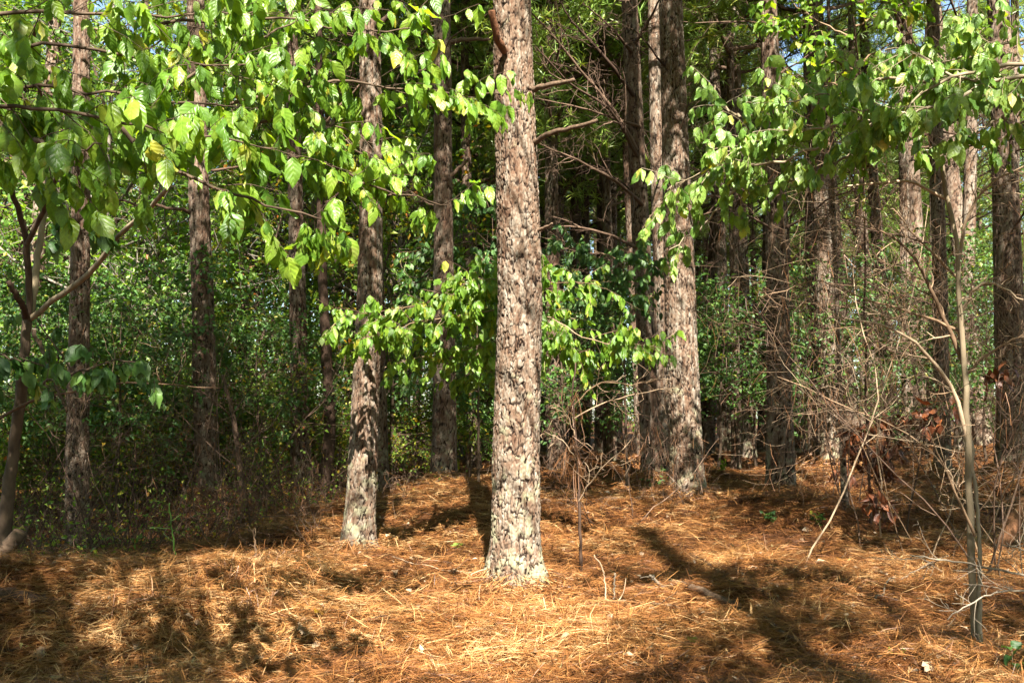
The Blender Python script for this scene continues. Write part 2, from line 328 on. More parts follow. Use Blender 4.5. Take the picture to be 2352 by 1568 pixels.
# ------------------------------------------------------------------ the standing pines, measured: (px, py, width) from the base up
PINES = [
 # key, depth, [(px,py,w)...], material, label
 ('main', 6.95, [(1180, 1352, 128), (1184, 1250, 112), (1186, 1000, 107), (1195, 700, 104), (1186, 400, 98), (1178, 150, 92), (1176, 0, 88)], 'pine_bark', 'thickest sunlit pine standing alone in the middle, pale scaly bark and broken branch stubs'),
 ('a', 8.8, [(820, 1284, 76), (828, 1150, 70), (840, 900, 62), (850, 650, 58), (853, 400, 54), (851, 200, 50), (849, 0, 47)], 'pine_bark', 'lichen-speckled pine leaning slightly, left neighbour of the thickest sunlit pine'),
 ('b', 13.0, [(873, 1165, 44), (872, 1000, 38), (868, 800, 34), (862, 400, 30), (858, 0, 27)], 'pine_bark', 'thin pine half hidden close behind the lichen-speckled leaning pine'),
 ('c', 12.6, [(1018, 1132, 64), (1021, 1000, 55), (1020, 800, 49), (1018, 500, 45), (1017, 250, 42), (1016, 0, 40)], 'dark_bark', 'dark shaded pine on the needle mound with one short snapped spike branch'),
 ('d', 12.3, [(477, 1160, 54), (472, 1000, 52), (466, 700, 51), (457, 450, 47), (452, 200, 44), (449, 0, 41)], 'dark_bark', 'straight brown pine rising from the brush beneath the hanging dogwood leaves'),
 ('e', 10.8, [(178, 1292, 54), (177, 1100, 51), (180, 850, 47), (184, 600, 43), (186, 400, 40), (187, 0, 36)], 'dark_bark', 'slim pine behind the dogwood stems, its foot in dry brambles'),
 ('f', 13.8, [(692, 1140, 50), (690, 1000, 45), (684, 700, 39), (678, 400, 33), (672, 200, 30), (668, 0, 27)], 'dark_bark', 'shaded pine beside the dark curving hardwood stem'),
 ('g', 10.6, [(1580, 1168, 84), (1577, 1050, 76), (1566, 800, 73), (1560, 600, 70), (1551, 350, 63), (1545, 150, 58), (1540, 0, 55)], 'pine_bark', 'stout pale pine with flared foot, right neighbour of the thickest sunlit pine'),
 ('h', 13.6, [(1532, 1140, 40), (1524, 900, 36), (1516, 600, 33), (1507, 300, 31), (1502, 0, 29)], 'pine_bark', 'narrow pine hugging the left side of the stout pale pine'),
 ('i', 12.8, [(1497, 1118, 46), (1490, 950, 44), (1478, 650, 42), (1462, 350, 40), (1446, 0, 38)], 'dark_bark', 'dark leaning pine with many long dead limbs sweeping up to the left'),
 ('j', 16.5, [(1480, 1075, 34), (1465, 800, 31), (1446, 400, 29), (1432, 0, 27)], 'dark_bark', 'dim pine just behind the pine with sweeping dead limbs'),
 ('k', 19.0, [(1669, 1057, 32), (1664, 900, 29), (1656, 600, 27), (1645, 300, 25), (1636, 0, 24)], 'pine_bark', 'slender lit pine beyond the stout pale pine, pale grey foot'),
 ('l', 17.5, [(1691, 1097, 24), (1690, 900, 22), (1686, 600, 20), (1678, 200, 18), (1674, 0, 17)], 'dark_bark', 'nearly black thin pine standing before two lit slender pines'),
 ('m', 18.5, [(1723, 1067, 32), (1716, 900, 28), (1706, 600, 26), (1694, 300, 24), (1686, 0, 23)], 'pine_bark', 'slender pine just behind the nearly black thin pine'),
 ('n', 12.0, [(1794, 1147, 70), (1792, 1000, 60), (1788, 750, 54), (1782, 500, 49), (1773, 250, 44), (1764, 0, 40)], 'dark_bark', 'thick deeply shaded pine with dark furrowed bark and a wide foot'),
 ('o', 16.0, [(1868, 1080, 26), (1866, 900, 23), (1860, 500, 20), (1852, 0, 18)], 'dark_bark', 'thin black-looking pine close to the left of a pinkish sunlit pine'),
 ('p', 15.6, [(1909, 1082, 50), (1904, 900, 44), (1892, 600, 39), (1876, 300, 34), (1862, 0, 31)], 'pine_bark', 'pinkish sunlit pine behind the cluster of brown dead leaves'),
 ('q', 14.0, [(2166, 1110, 40), (2164, 950, 36), (2158, 600, 33), (2150, 300, 31), (2142, 0, 29)], 'dark_bark', 'dark pine seen through the tangle of dry twigs'),
 ('r', 12.4, [(2328, 1112, 82), (2326, 950, 70), (2316, 650, 62), (2305, 300, 54), (2294, 0, 48)], 'dark_bark', 'large dark pine at the edge of the picture wrapped in dead twigs'),
 ('s', 19.0, [(2085, 1030, 26), (2082, 800, 24), (2076, 400, 22), (2068, 0, 20)], 'pine_bark', 'slender pine between the pinkish pine and the pine in the twig tangle'),
 ('t', 22.0, [(1318, 1045, 22), (1318, 700, 20), (1320, 300, 18), (1320, 0, 17)], 'dark_bark', 'shadowy thin pine seen beneath the sweeping dead limbs'),
 ('u', 24.0, [(1346, 1040, 22), (1345, 700, 20), (1344, 300, 18), (1342, 0, 17)], 'dark_bark', 'second shadowy thin pine beneath the sweeping dead limbs, farther back'),
 ('v', 25.0, [(1412, 1030, 20), (1410, 700, 18), (1406, 0, 16)], 'pine_bark', 'thin pale pine far behind the dead twiggy sapling'),
 ('w', 9.6, [(1941, 1160, 16), (1934, 1000, 13), (1926, 800, 11), (1916, 500, 9), (1908, 200, 7)], 'dark_bark', 'pole-thin young pine standing right beside the brown dead leaves'),
]
CTRL = [P(x[2][0][0], x[2][0][1]-6, x[1]) for x in PINES]
CTRL += [P(a, b, d) for a, b, d in [(100, 1568, 4.7), (600, 1568, 4.75), (1176, 1568, 4.8), (1800, 1568, 4.75), (2300, 1568, 4.6), (2240, 1490, 5.1),
        (530, 1348, 6.05), (330, 1345, 6.0), (100, 1350, 6.1), (640, 1350, 6.1), (250, 1320, 7.6), (500, 1305, 7.6), (900, 1400, 6.2), (1450, 1350, 6.8), (1800, 1350, 6.7), (1030, 1150, 11.8), (1100, 1330, 7.2), (330, 1240, 9.2), (650, 1215, 9.6),
        (2100, 1250, 8.2), (1330, 1180, 9.8), (2200, 1000, 24), (1800, 1020, 28), (1250, 1030, 30), (700, 1080, 22), (200, 1080, 22), (2340, 1230, 8.4), (-200, 1568, 4.7), (2600, 1568, 4.6)]]
CTRL += [np.array(q) for q in [(-30, 60, .3), (30, 60, .55), (0, 60, .45), (0, 140, .4), (-80, 100, .3), (80, 100, .5), (0, -4, -.15), (-8, 0, -.1), (8, 0, -.1), (-30, 20, .0), (30, 20, .5), (-14, 10, -.2), (14, 10, .4), (-20, -15, -.15), (20, -15, -.15)]]
CTRL = np.array(CTRL)
BASES = [(*P(x[2][0][0], x[2][0][1], x[1])[:2], x[2][0][2]/2*x[1]/FPX) for x in PINES if x[0] != 'w']

def G(x, y):
    x = np.atleast_1d(np.asarray(x, float)); y = np.atleast_1d(np.asarray(y, float)); sh = x.shape; x = x.ravel(); y = y.ravel()
    z = np.zeros(len(x))
    for a in range(0, len(x), 20000):
        d2 = (x[a:a+20000, None]-CTRL[None, :, 0])**2 + (y[a:a+20000, None]-CTRL[None, :, 1])**2
        sc2 = (.35+.055*np.abs(CTRL[None, :, 1]))**2
        wt = (sc2/(d2+.15*sc2))**1.7
        z[a:a+20000] = (wt*CTRL[None, :, 2]).sum(1)/wt.sum(1)
    near = np.clip(1-(y-14)/25, .35, 1)
    z = z + near*(.15*fbm(x*.55, y*.55, 3, 2) + .13*fbm(x*1.7, y*1.7, 11, 2) + .05*vnoise(x*5, y*5, 23))
    for b in BASES: z = z + .09*np.exp(-((x-b[0])**2+(y-b[1])**2)/(b[2]*2.2+.12)**2)
    lw = 1-sstep(-1.9, -.7, x)
    z = z + lw*(.17*np.exp(-((y-6.15)/.6)**2) - .10*np.exp(-((y-5.0)/.5)**2)) - .2*(1-sstep(-3.2, -1.7, x))*np.exp(-((y-9.6)/1.9)**2)
    z = z + .24*np.exp(-((x+.75)/.9)**2-((y-11.6)/1.3)**2)
    return z.reshape(sh)
def g1(x, y): return float(G(x, y)[0])

def spaced(lo, hi, a, b, fine, ratio):
    r = list(np.arange(a, b, fine)); s = fine; v = a
    while v > lo: s *= ratio; v -= s; r.insert(0, v)
    s = fine; v = r[-1]
    while v < hi: s *= ratio; v += s; r.append(v)
    return np.array(r)
gx = spaced(-160, 160, -6.5, 7, .055, 1.06); gy = spaced(-30, 320, 3.6, 14, .055, 1.045)
X, Y = np.meshgrid(gx, gy); Z = G(X, Y); idx = np.arange(X.size).reshape(X.shape)
g = Geo(); g.add(np.stack([X, Y, Z], -1), np.stack([idx[:-1, :-1], idx[:-1, 1:], idx[1:, 1:], idx[1:, :-1]], -1))
tag(g.obj('ground', M['ground']), 'forest floor of brown pine straw rising gently between the trunks', kind='structure')

# ------------------------------------------------------------------ trunks
def trunk_geo(pts, rad, nseg, dv, seed, vis_top, depth_mul=1.0, cw=.042, ch=.06):
    """pts (n,3) rising, rad (n); plated bark is real relief, finer below vis_top (z)"""
    pts = np.asarray(pts); z = pts[:, 2]
    zz = [z[0]]
    while zz[-1] < z[-1]: zz.append(zz[-1] + (dv if zz[-1] < vis_top else max(.35, dv)))
    zz = np.array(zz); cx = np.interp(zz, z, pts[:, 0]); cy = np.interp(zz, z, pts[:, 1]); rr = np.interp(zz, z, rad)
    r0 = np.median(rad[:max(2, len(rad)//2)]); per = max(6, int(round(2*math.pi*r0/cw)))
    th = np.arange(nseg)/nseg*2*math.pi
    TH, ZZ = np.meshgrid(th, zz); RR = rr[:, None]
    u = TH/(2*math.pi)*per; v = ZZ/ch
    wn = np.sin(TH/2)**2 if False else 1.0
    ca, sa = np.cos(TH)*per/6.283, np.sin(TH)*per/6.283
    def cyl(fu, fv, sd): return vnoise(ca*fu+sa*fu*.37+50, v*fv+sa*fu*.93, sd)
    wu = u + .8*cyl(.9, .5, seed+1)+.35*cyl(2.3, 1.3, seed+6)+.16*cyl(6, 5, seed+9); wv = v + .7*cyl(.9, .6, seed+2)+.4*cyl(2.4, 2.2, seed+7)+.14*cyl(6, 6, seed+10)
    f1, f2, idr, dv_ = worley(wu, wv, per, seed); e = f2-f1
    q1, q2, id2, dv2 = worley(wu*1.9+.4*cyl(5, 4, seed+8), wv*2.3, int(per*1.9), seed+31); e2 = q2-q1
    mod = sstep(-.22, .20, cyl(.9, .45, seed+3))
    pit = (id2 < .05)*sstep(.0, .12, e2)
    b1, b2, idb, dvb = worley(wu*.5+3.3, wv*.36+1.7, max(3, per//2), seed+61) if per % 2 == 0 else worley(wu*(max(3, per//2)/per), wv*.36+1.7, max(3, per//2), seed+61)
    fur = (1-sstep(.0, .11, b2-b1))
    groove = 1-sstep(.0, .22, e); plate = (1-groove*(.25+.6*mod))*(1-.85*fur)
    fl = sstep(.0, .10, e2)
    D = .052*r0*depth_mul
    flat = .5*(idr-.5)+.55*(id2-.5)*plate
    h = D*(1.6*(plate-1) + .5*(idb-.5) + flat + .25*dv2 + .3*(fl-1)*(id2 > .5)) - D*1.1*pit + D*.3*cyl(7, 7, seed+12) + D*.22*cyl(16, 14, seed+13)
    plate = plate*(1-.9*pit)*(1-.35*(1-fl)*(id2 > .35))
    lump = .035*vnoise(np.cos(TH)*1.2+seed, ZZ*1.1+np.sin(TH)*.9, seed+4)*2
    foot = np.clip(1-(ZZ-(z[0]+.25))/.5, 0, 1.5)
    root = foot**2.2*.20*(1.1+.8*np.cos(TH*4+seed)+.5*np.cos(TH*7+2*seed))
    R = RR*(1+lump+root) + h*np.minimum(1, RR/r0)
    V = np.stack([cx[:, None]+R*np.cos(TH), cy[:, None]+R*np.sin(TH), ZZ], -1)
    A = np.stack([np.clip(plate, 0, 1), np.clip(.5+.35*(idr-.5)+.6*(id2-.5)+.7*cyl(1.1, .25, seed+15)+.3*cyl(6, 3, seed+16), 0, 1), id2], -1)
    idx = np.arange(V.shape[0]*nseg).reshape(V.shape[0], nseg)
    a, b = idx[:-1], idx[1:]
    return V, np.stack([a, np.roll(a, -1, 1), np.roll(b, -1, 1), b], -1), A

def dead_limb(start, di, L, r, rng, twigs=(5, 3), grav=.02, kink=.12, spread=.9, hang=0):
    """one bare limb with side twigs -> Geo"""
    g = Geo(); n = 9
    p = grow(np.array([start]), np.array([di]), np.array([L]), rng, kink, grav, n); rd = rad_line(1, n, r, .3)
    add_tubes(g, p, rd, 6)
    if twigs[0]:
        q, qr = offshoots(p, rd, twigs[0], rng, .2, 1, spread, (.2, .5), .22, 0, .45); add_tubes(g, q, np.maximum(qr, .0015), 4)
        if twigs[1]:
            s_, sr = offshoots(q, qr, twigs[1], rng, .2, 1, .9, (.25, .6), .25, -.03, .6); add_tubes(g, s_, np.maximum(sr, .0012), 3)
            if hang: straw_on(g, s_[:, 3], hang, rng)
    return g

def limb_px(pxs, d, r, rng, twigs=(8, 3), end=.25):
    g = Geo(); d = d if hasattr(d, '__len__') else [d]*len(pxs)
    p = smooth_line([P(a, b, c) for (a, b), c in zip(pxs, d)], 12, .004, rng)[None]; rd = rad_line(1, 12, r, end)*(1+.2*vnoise(np.arange(12)*.9, np.full(12, rng.random()*50), 5))[None]
    pc, rc = closed(p[0], rd[0]); add_tubes(g, pc[None], rc[None], 7)
    if twigs[0]:
        q, qr = offshoots(p, rd, twigs[0], rng, .15, 1, .8, (.12, .38), .2, 0, .4); add_tubes(g, q, np.maximum(qr, .002), 4)
        if twigs[1]:
            s_, sr = offshoots(q, qr, twigs[1], rng, .2, 1, .9, (.25, .6), .25, -.03, .6); add_tubes(g, s_, np.maximum(sr, .0015), 3)
    return g

def tuft_geo(g, pos, rng, per=16, L=.17, wd=.007, droop=-.1):
    """needle bunches: star-like sprays of thin blades"""
    n = len(pos); p = np.repeat(pos, per, 0); d = rng.normal(0, 1, (n*per, 3)); d[:, 2] += .35; d = norm(d)
    Ln = L*rng.uniform(.7, 1.15, n*per)[:, None]; sd = norm(np.cross(d, rng.normal(0, 1, d.shape)))*wd*.5
    m_ = p+d*Ln*.55; e = p+d*Ln+np.array([0, 0, droop])*Ln
    V = np.stack([p-sd*.6, p+sd*.6, m_+sd, m_-sd, e+sd*.2, e-sd*.2], 1); i = np.arange(n*per)[:, None]*6
    F = np.concatenate([i+np.array([0, 1, 2, 3]), i+np.array([3, 2, 4, 5])], 0)
    A = np.zeros((n*per, 6, 3)); A[:, :, 0] = np.repeat(rng.random(n), per)[:, None]*.75+rng.random((n*per, 1))*.25
    g.add(V, F, A)

def pine_crown(H, base, rmax, rng, limbs=34, per=(9, 4), tuft=14, L=.19, wd=.009):
    """wood and needles of a pine crown around the z axis"""
    gw = Geo(); gn = Geo()
    z0 = base + (H-base)*np.sort(rng.random(limbs))**.9; az = rng.uniform(0, 6.283, limbs)
    f = (z0-base)/(H-base); Lr = rmax*(.55+.6*np.sin(np.clip(f*1.1+.15, 0, 1)*math.pi))*rng.uniform(.6, 1.1, limbs)*(1-.45*f)
    st = np.stack([0*z0, 0*z0, z0], 1); di = np.stack([np.cos(az), np.sin(az), .25+.5*f], 1)
    p = grow(st, di, Lr, rng, .1, .04, 7); rd = rad_line(limbs, 7, .012+.012*Lr, .25); add_tubes(gw, p, rd, 5)
    q, qr = offshoots(p, rd, per[0], rng, .3, 1, .8, (.2, .5), .15, .05, .5); add_tubes(gw, q, np.maximum(qr, .004), 3)
    tips = [q[:, -1], q[:, 3], p[:, -1]]
    s_, sr = offshoots(q, qr, per[1], rng, .3, 1, .8, (.3, .6), .15, .05, .5); tips.append(s_[:, -1])
    tuft_geo(gn, np.concatenate(tips), rng, tuft, L, wd)
    return gw, gn

def straw_on(g, pos, per, rng, L=.17):
    """fallen needles hung over twigs"""
    n = len(pos)*per; p = np.repeat(pos, per, 0)+rng.normal(0, .01, (n, 3)); d = rng.normal(0, .35, (n, 3)); d[:, 2] -= 1; d = norm(d)
    sd = norm(np.cross(d, rng.normal(0, 1, d.shape)))*.0011; Ln = L*rng.uniform(.6, 1.2, n)[:, None]
    m_ = p+d*Ln*.5+rng.normal(0, .008, d.shape); e = p+d*Ln
    V = np.stack([p-sd, p+sd, m_+sd, m_-sd, e+sd, e-sd], 1); i = np.arange(n)[:, None]*6
    A = np.zeros((n, 6, 3)); A[:, :, 0] = rng.random((n, 1)); g.add(V, np.concatenate([i+np.array([0, 1, 2, 3]), i+np.array([3, 2, 4, 5])], 0), A)

# three shared crowns for the standing pines
CROWN = []
for k, (H, b, r) in enumerate(((19, 7.2, 2.9), (18.5, 6.8, 2.7), (20, 7.8, 3.0))):
    gw, gn = pine_crown(H, b, r, np.random.default_rng(40+k), 37, (9, 4), 14, .2, .013)
    CROWN.append((gw.mesh('crown_limbs', M['dead_wood']), gn.mesh('crown', M['needles'], False), H, b))

def link(me, name, parent, loc=(0, 0, 0), rz=0, s=1):
    o = bpy.data.objects.new(name, me); COL.objects.link(o); o.parent = parent; o.location = loc; o.rotation_euler = (0, 0, rz); o.scale = (s, s, s); return o

PINE = {}
def build_pine(key, d, prof, mk, label):
    rng = np.random.default_rng(abs(hash(key)) % 1000 if False else sum(map(ord, key))*7+3)
    pts = [P(px, py, d) for px, py, _ in prof]; rad = [wd/2*d/FPX for _, _, wd in prof]
    base = pts[0].copy(); base[2] = g1(base[0], base[1])
    up = (pts[-1]-pts[-3])/(pts[-1][2]-pts[-3][2]); up = up*.4+np.array([0, 0, 1])*.6; top = 19.5 if key != 'w' else pts[-1][2]+2
    z = pts[-1][2]; q = pts[-1].copy(); r = rad[-1]
    low = pts[0].copy(); low[2] = min(low[2], base[2])-.25
    pts = [low]+pts; rad = [rad[0]]+rad
    vis = z+.5
    while q[2] < top-1:
        q = q+up/up[2]*2.5; r = r*.86; pts.append(q.copy()); rad.append(max(r, .02))
    t = empty('pine_tree', base, label, 'pine tree')
    near = d < 11.5
    V, F, A = trunk_geo(pts, np.array(rad), {True: 300 if key == 'main' else 190, False: 96}[near] if key != 'w' else 24, (.0065 if key == 'main' else .011) if near else .022, int(rng.integers(1000)), vis,
                        1.0, .028 if near else .042, .062 if near else .085)
    g = Geo(); g.add(V, F, A); g.obj('trunk', M[mk], t, True, base)
    if key != 'w':
        c = CROWN[int(rng.integers(3))]; ax = np.interp(13, [p[2] for p in pts], [p[0] for p in pts])-base[0]; ay = np.interp(13, [p[2] for p in pts], [p[1] for p in pts])-base[1]
        rz = rng.uniform(0, 6.28); o = link(c[1], 'crown', t, (ax, ay, -base[2]), rz); link(c[0], 'crown_limbs', o)
        if key in ('main', 'g', 'h', 'i', 'j', 't', 'u', 'v'): o.scale = (.5, .5, 1); o.location[2] += 1.5
    PINE[key] = (t, base, pts, rad, rng); return t
for row in PINES: build_pine(*row)

def add_part(t, g, name, m, label=None):
    o = g.obj(name, m, t, True, np.array(t.location));
    if label: o['label'] = label
    return o
def z_point(key, z):
    t, b, pts, rad, rng = PINE[key]; zs = [p[2] for p in pts]
    return np.array([np.interp(z, zs, [p[0] for p in pts]), np.interp(z, zs, [p[1] for p in pts]), z]), np.interp(z, zs, rad)

# stubs of the nearest pine
R0 = np.random.default_rng(5)
t = PINE['main'][0]
def stub(pxs, d, r, tk='main', m='log', end=.55, lab=None): add_part(PINE[tk][0], limb_px(pxs, d, r, R0, (0, 0), end), 'branch_stub', M[m], lab)
stub([(1158, 118), (1146, 95), (1136, 60), (1130, 25)], [6.8, 6.68, 6.6, 6.55], .030, m='orange_log', end=.8, lab='rust-red snapped stub')
stub([(1222, 205), (1260, 195), (1300, 188), (1318, 183)], [6.9, 6.75, 6.65, 6.6], .022)
stub([(1226, 330), (1262, 308), (1310, 294), (1350, 284), (1374, 276)], [6.9, 6.75, 6.65, 6.55, 6.5], .020, m='log', end=.6)
stub([(1236, 530), (1256, 520), (1268, 516)], [6.9, 6.8, 6.75], .014)
stub([(1036, 405), (1052, 388), (1066, 374), (1077, 364)], 12.4, .028, 'c', 'dead_wood')
stub([(1030, 100), (1060, 92), (1090, 90), (1124, 92)], [12.6, 12.4, 12.2, 12.1], .035, 'c', 'dead_wood')
stub([(870, 60), (882, 45), (900, 30)], 8.7, .03, 'a', 'dead_wood')
stub([(440, 490), (420, 482), (390, 478), (355, 470)], [12.3, 12.1, 12, 12], .028, 'd', 'dead_wood')
stub([(440, 770), (410, 762), (380, 752)], [12.2, 12.1, 12], .028, 'd', 'dead_wood')
stub([(200, 470), (240, 460), (290, 462), (330, 480)], [10.8, 10.6, 10.5, 10.5], .02, 'e', 'dead_wood')

# long dead limbs of the leaning dark pine and its neighbours
RI = np.random.default_rng(21)
for pxs, dd, r in [
    ([(1462, 345), (1420, 270), (1340, 170), (1250, 60), (1200, 10)], [12.7, 12.4, 12, 11.6, 11.4], .05),
    ([(1465, 360), (1400, 250), (1320, 200), (1230, 110)], [12.7, 12.2, 11.8, 11.3], .04),
    ([(1476, 470), (1420, 420), (1330, 370), (1240, 330)], [12.7, 12.2, 11.8, 11.6], .045),
    ([(1480, 500), (1440, 430), (1350, 380), (1270, 350)], [12.7, 12.9, 13.1, 13.4], .035),
    ([(1470, 290), (1400, 268), (1320, 245), (1230, 225)], [12.7, 12.3, 11.9, 11.6], .035),
    ([(1485, 580), (1400, 540), (1310, 520), (1220, 525)], [12.7, 12.2, 11.9, 11.7], .04),
    ([(1490, 640), (1430, 590), (1340, 580), (1250, 560)], [12.7, 12.9, 13, 13.2], .03),
    ([(1455, 220), (1380, 120), (1300, 30), (1270, -30)], [12.7, 12.2, 12, 11.8], .045),
    ([(1450, 120), (1400, 60), (1340, 10)], [12.7, 12.3, 12], .04),
    ([(1460, 100), (1500, 30), (1530, -40)], [12.7, 12.4, 12], .04),
    ([(1478, 420), (1540, 330), (1600, 250)], [12.7, 13.4, 14], .03)]:
    add_part(PINE['i'][0], limb_px(pxs, dd, r*.62, RI, (15, 4)), 'dead_branch', M['dead_wood'])
for key, n, zr, Lr in (('j', 9, (2.5, 7), (1.2, 2.6)), ('k', 8, (3, 8), (1, 2.4)), ('m', 8, (3, 8), (1, 2.2)), ('n', 9, (2.6, 6.5), (1.0, 2.2)), ('p', 10, (2.2, 7.5), (1, 2.4)), ('q', 11, (1.8, 6.5), (1, 2.4)), ('r', 12, (1.6, 6), (.8, 2)),
                        ('s', 8, (2.5, 8), (1, 2.2)), ('t', 10, (2.5, 9), (1, 3)), ('u', 10, (2.5, 9), (1, 3)), ('l', 5, (3, 7), (.6, 1.4)), ('o', 5, (3, 7), (.6, 1.4)), ('c', 5, (3.6, 6.5), (.8, 1.8)), ('d', 3, (4.2, 6), (.8, 1.6)), ('f', 4, (3.5, 7), (.8, 2)), ('w', 7, (1.8, 4), (.3, .8)), ('g', 3, (4, 6), (.5, 1.2)), ('b', 4, (4, 7), (.8, 1.6)), ('v', 7, (3, 9), (1, 2.4))):
    for _ in range(n):
        z = RI.uniform(*zr); c, r = z_point(key, z); az = RI.uniform(0, 6.28)
        add_part(PINE[key][0], dead_limb(c, (math.cos(az), math.sin(az), RI.uniform(-.1, .6)), RI.uniform(*Lr), RI.uniform(.012, .022) if key != 'w' else .006, RI, (10, 5), hang=0), 'dead_branch', M['dead_wood'])

# ------------------------------------------------------------------ pines of the deep wood: three kinds built once, then copied
def bg_pine(seed, H, r, mk, low=False):
    rng = np.random.default_rng(seed); t = empty('pine_tree', (0, 0, 0))
    bx, by = rng.normal(0, .25, 2); pts = [np.array([bx*math.sin(z/H*2), by*math.sin(z/H*2.5), z]) for z in np.linspace(-.4, H-1, 14)]
    V, F, A = trunk_geo(pts, np.linspace(r*1.08, r*.25, 14), 40, .045, seed, 14, 1, .055, .08)
    g = Geo(); g.add(V, F, A); g.obj('trunk', M[mk], t)
    gw, gn = pine_crown(H, 4.5 if low else H*.48, 2.9 if low else 2.5, rng, 46 if low else 30, (11, 5) if low else (9, 3), 12, .22, .015)
    o = gn.obj('crown', M['needles'], t, False); gw.obj('crown_limbs', M['dead_wood'], o)
    for k in range(7):
        z = rng.uniform(2.5, H*.5); az = rng.uniform(0, 6.28)
        dead_limb((bx*math.sin(z/H*2), by*math.sin(z/H*2.5), z), (math.cos(az), math.sin(az), rng.uniform(0, .6)), rng.uniform(1, 2.6), rng.uniform(.014, .024), rng, (6, 3)).obj('dead_branch', M['dead_wood'], t)
    return t
BG = [bg_pine(101, 19, .15, 'pine_bark'), bg_pine(102, 21, .17, 'dark_bark'), bg_pine(103, 17, .12, 'pine_bark'), bg_pine(104, 15, .13, 'dark_bark', True)]
BGL = ['distant slender pine in the deep wood, scaly pale trunk and high crown', 'distant tall pine in the deep wood, dark trunk and high crown', 'distant thin young pine in the deep wood, pale trunk', 'bushy distant pine holding green needles low, behind the bare trunks']
used = [False]*4; placed = [tuple(PINE[k][1][:2]) for k in PINE]
rb = np.random.default_rng(77); spots = []
for px, d in [(1275, 16.5), (1400, 17.5), (1090, 17.5), (1560, 22), (1340, 27), (1120, 21), (1100, 34), (1290, 19), (1380, 22), (1240, 26), (1180, 30), (1480, 28), (1420, 33), (1620, 30), (1750, 34), (1880, 38), (1980, 30), (2100, 36), (2240, 31), (2330, 40), (1560, 42), (1700, 46), (1820, 52), (2050, 48), (2180, 50), (1010, 30), (1060, 40), (960, 44), (50, 40), (180, 46)]: spots.append((3, (px-CXP)/FPX*d, d))
spots += [(k_, (px-CXP)/FPX*d, d) for k_, px, d in ((1, 1618, 21), (1, 1752, 22), (0, 1835, 20), (1, 1955, 19), (1, 2010, 24), (0, 2050, 21), (1, 2120, 19.5), (2, 2205, 18), (1, 2255, 21), (0, 1930, 27), (1, 1790, 28), (2, 2140, 28), (1, 1600, 31), (0, 1410, 25), (1, 1275, 22), (1, 1385, 29), (0, 2300, 25), (1, 1500, 24))]
tries = 0
while len(spots) < 124 and tries < 6000:
    tries += 1
    d = 17+rb.random()**1.2*58; x = rb.uniform(-.60, .62)*d
    if x < -.02*d and rb.random() < .55: continue
    if d < 21 and abs(x) < .45*d: continue
    if any((x-a)**2+(d-b)**2 < 4.5 for a, b in placed+[(s[1], s[2]) for s in spots]): continue
    spots.append((int(rb.choice([0, 1, 2, 3], p=[.36, .3, .22, .12])), x, d))
for k, x, d in spots:
    o = BG[k] if not used[k] else copy_tree(BG[k]); used[k] = True
    o.location = (x, d, g1(x, d)); o.rotation_euler = (rb.normal(0, .012), rb.normal(0, .012), rb.uniform(0, 6.28)); s = rb.uniform(.85, 1.15); o.scale = (s, s, s)
    tag(o, BGL[k], 'pine tree', ['pale slender pines of the deep wood', 'dark tall pines of the deep wood', 'thin young pines of the deep wood', 'bushy pines with low green needles'][k])

# ------------------------------------------------------------------ broadleaved understorey
def leafy(seed, H, spread, n_limb, per, leaf, mk, wood, r0, base=.15, nleaf=5, droop=-.25, bush=False):
    """a small hardwood: trunk with limbs, and a crown of separate folded leaves in flat sprays"""
    rng = np.random.default_rng(seed); gw = Geo(); gl = Geo()
    if bush:
        ns = 7; az = rng.uniform(0, 6.28, ns); st = np.stack([.08*np.cos(az), .08*np.sin(az), 0*az-.05], 1)
        tr = grow(st, np.stack([np.cos(az)*.5, np.sin(az)*.5, 1+0*az], 1), H*rng.uniform(.6, 1, ns), rng, .12, .03, 9); trr = rad_line(ns, 9, r0, .3)
    else:
        tr = grow(np.array([[0, 0, -.2]]), np.array([[rng.normal(0, .06), rng.normal(0, .06), 1]]), np.array([H]), rng, .06, .05, 14); trr = rad_line(1, 14, r0, .2)
    add_tubes(gw, tr, trr, 8)
    p, pr = offshoots(tr, trr, n_limb//len(tr), rng, base, 1, 1.1, (spread*.6/H, spread*1.15/H), .14, .02, .5, .5); add_tubes(gw, p, np.maximum(pr, .004), 5)
    q, qr = offshoots(p, pr, per, rng, .25, 1, .9, (.25, .5), .18, -.02, .6, .35); add_tubes(gw, q, np.maximum(qr, .0025), 3)
    nodes = np.concatenate([q[:, 2:].reshape(-1, 3), p[:, 3:].reshape(-1, 3)]); tan = np.concatenate([np.repeat(norm(q[:, -1]-q[:, 2]), 4, 0), np.repeat(norm(p[:, -1]-p[:, 3]), 3, 0)])
    pos = np.repeat(nodes, nleaf, 0); tn = np.repeat(tan, nleaf, 0); N = len(pos)
    pos = pos+rng.normal(0, leaf*.5, (N, 3)); dr = tn*.5+rng.normal(0, .7, (N, 3)); dr[:, 2] += droop
    nr = rng.normal(0, .55, (N, 3)); nr[:, 2] += 1
    L = leaf*rng.uniform(.6, 1.2, N); small_leaves(gl, pos, dr, nr, L, L*.62, rng)
    t = empty('understorey_tree', (0, 0, 0)); gw.obj('trunk', M[wood], t); gl.obj('crown', M[mk], t, False); return t
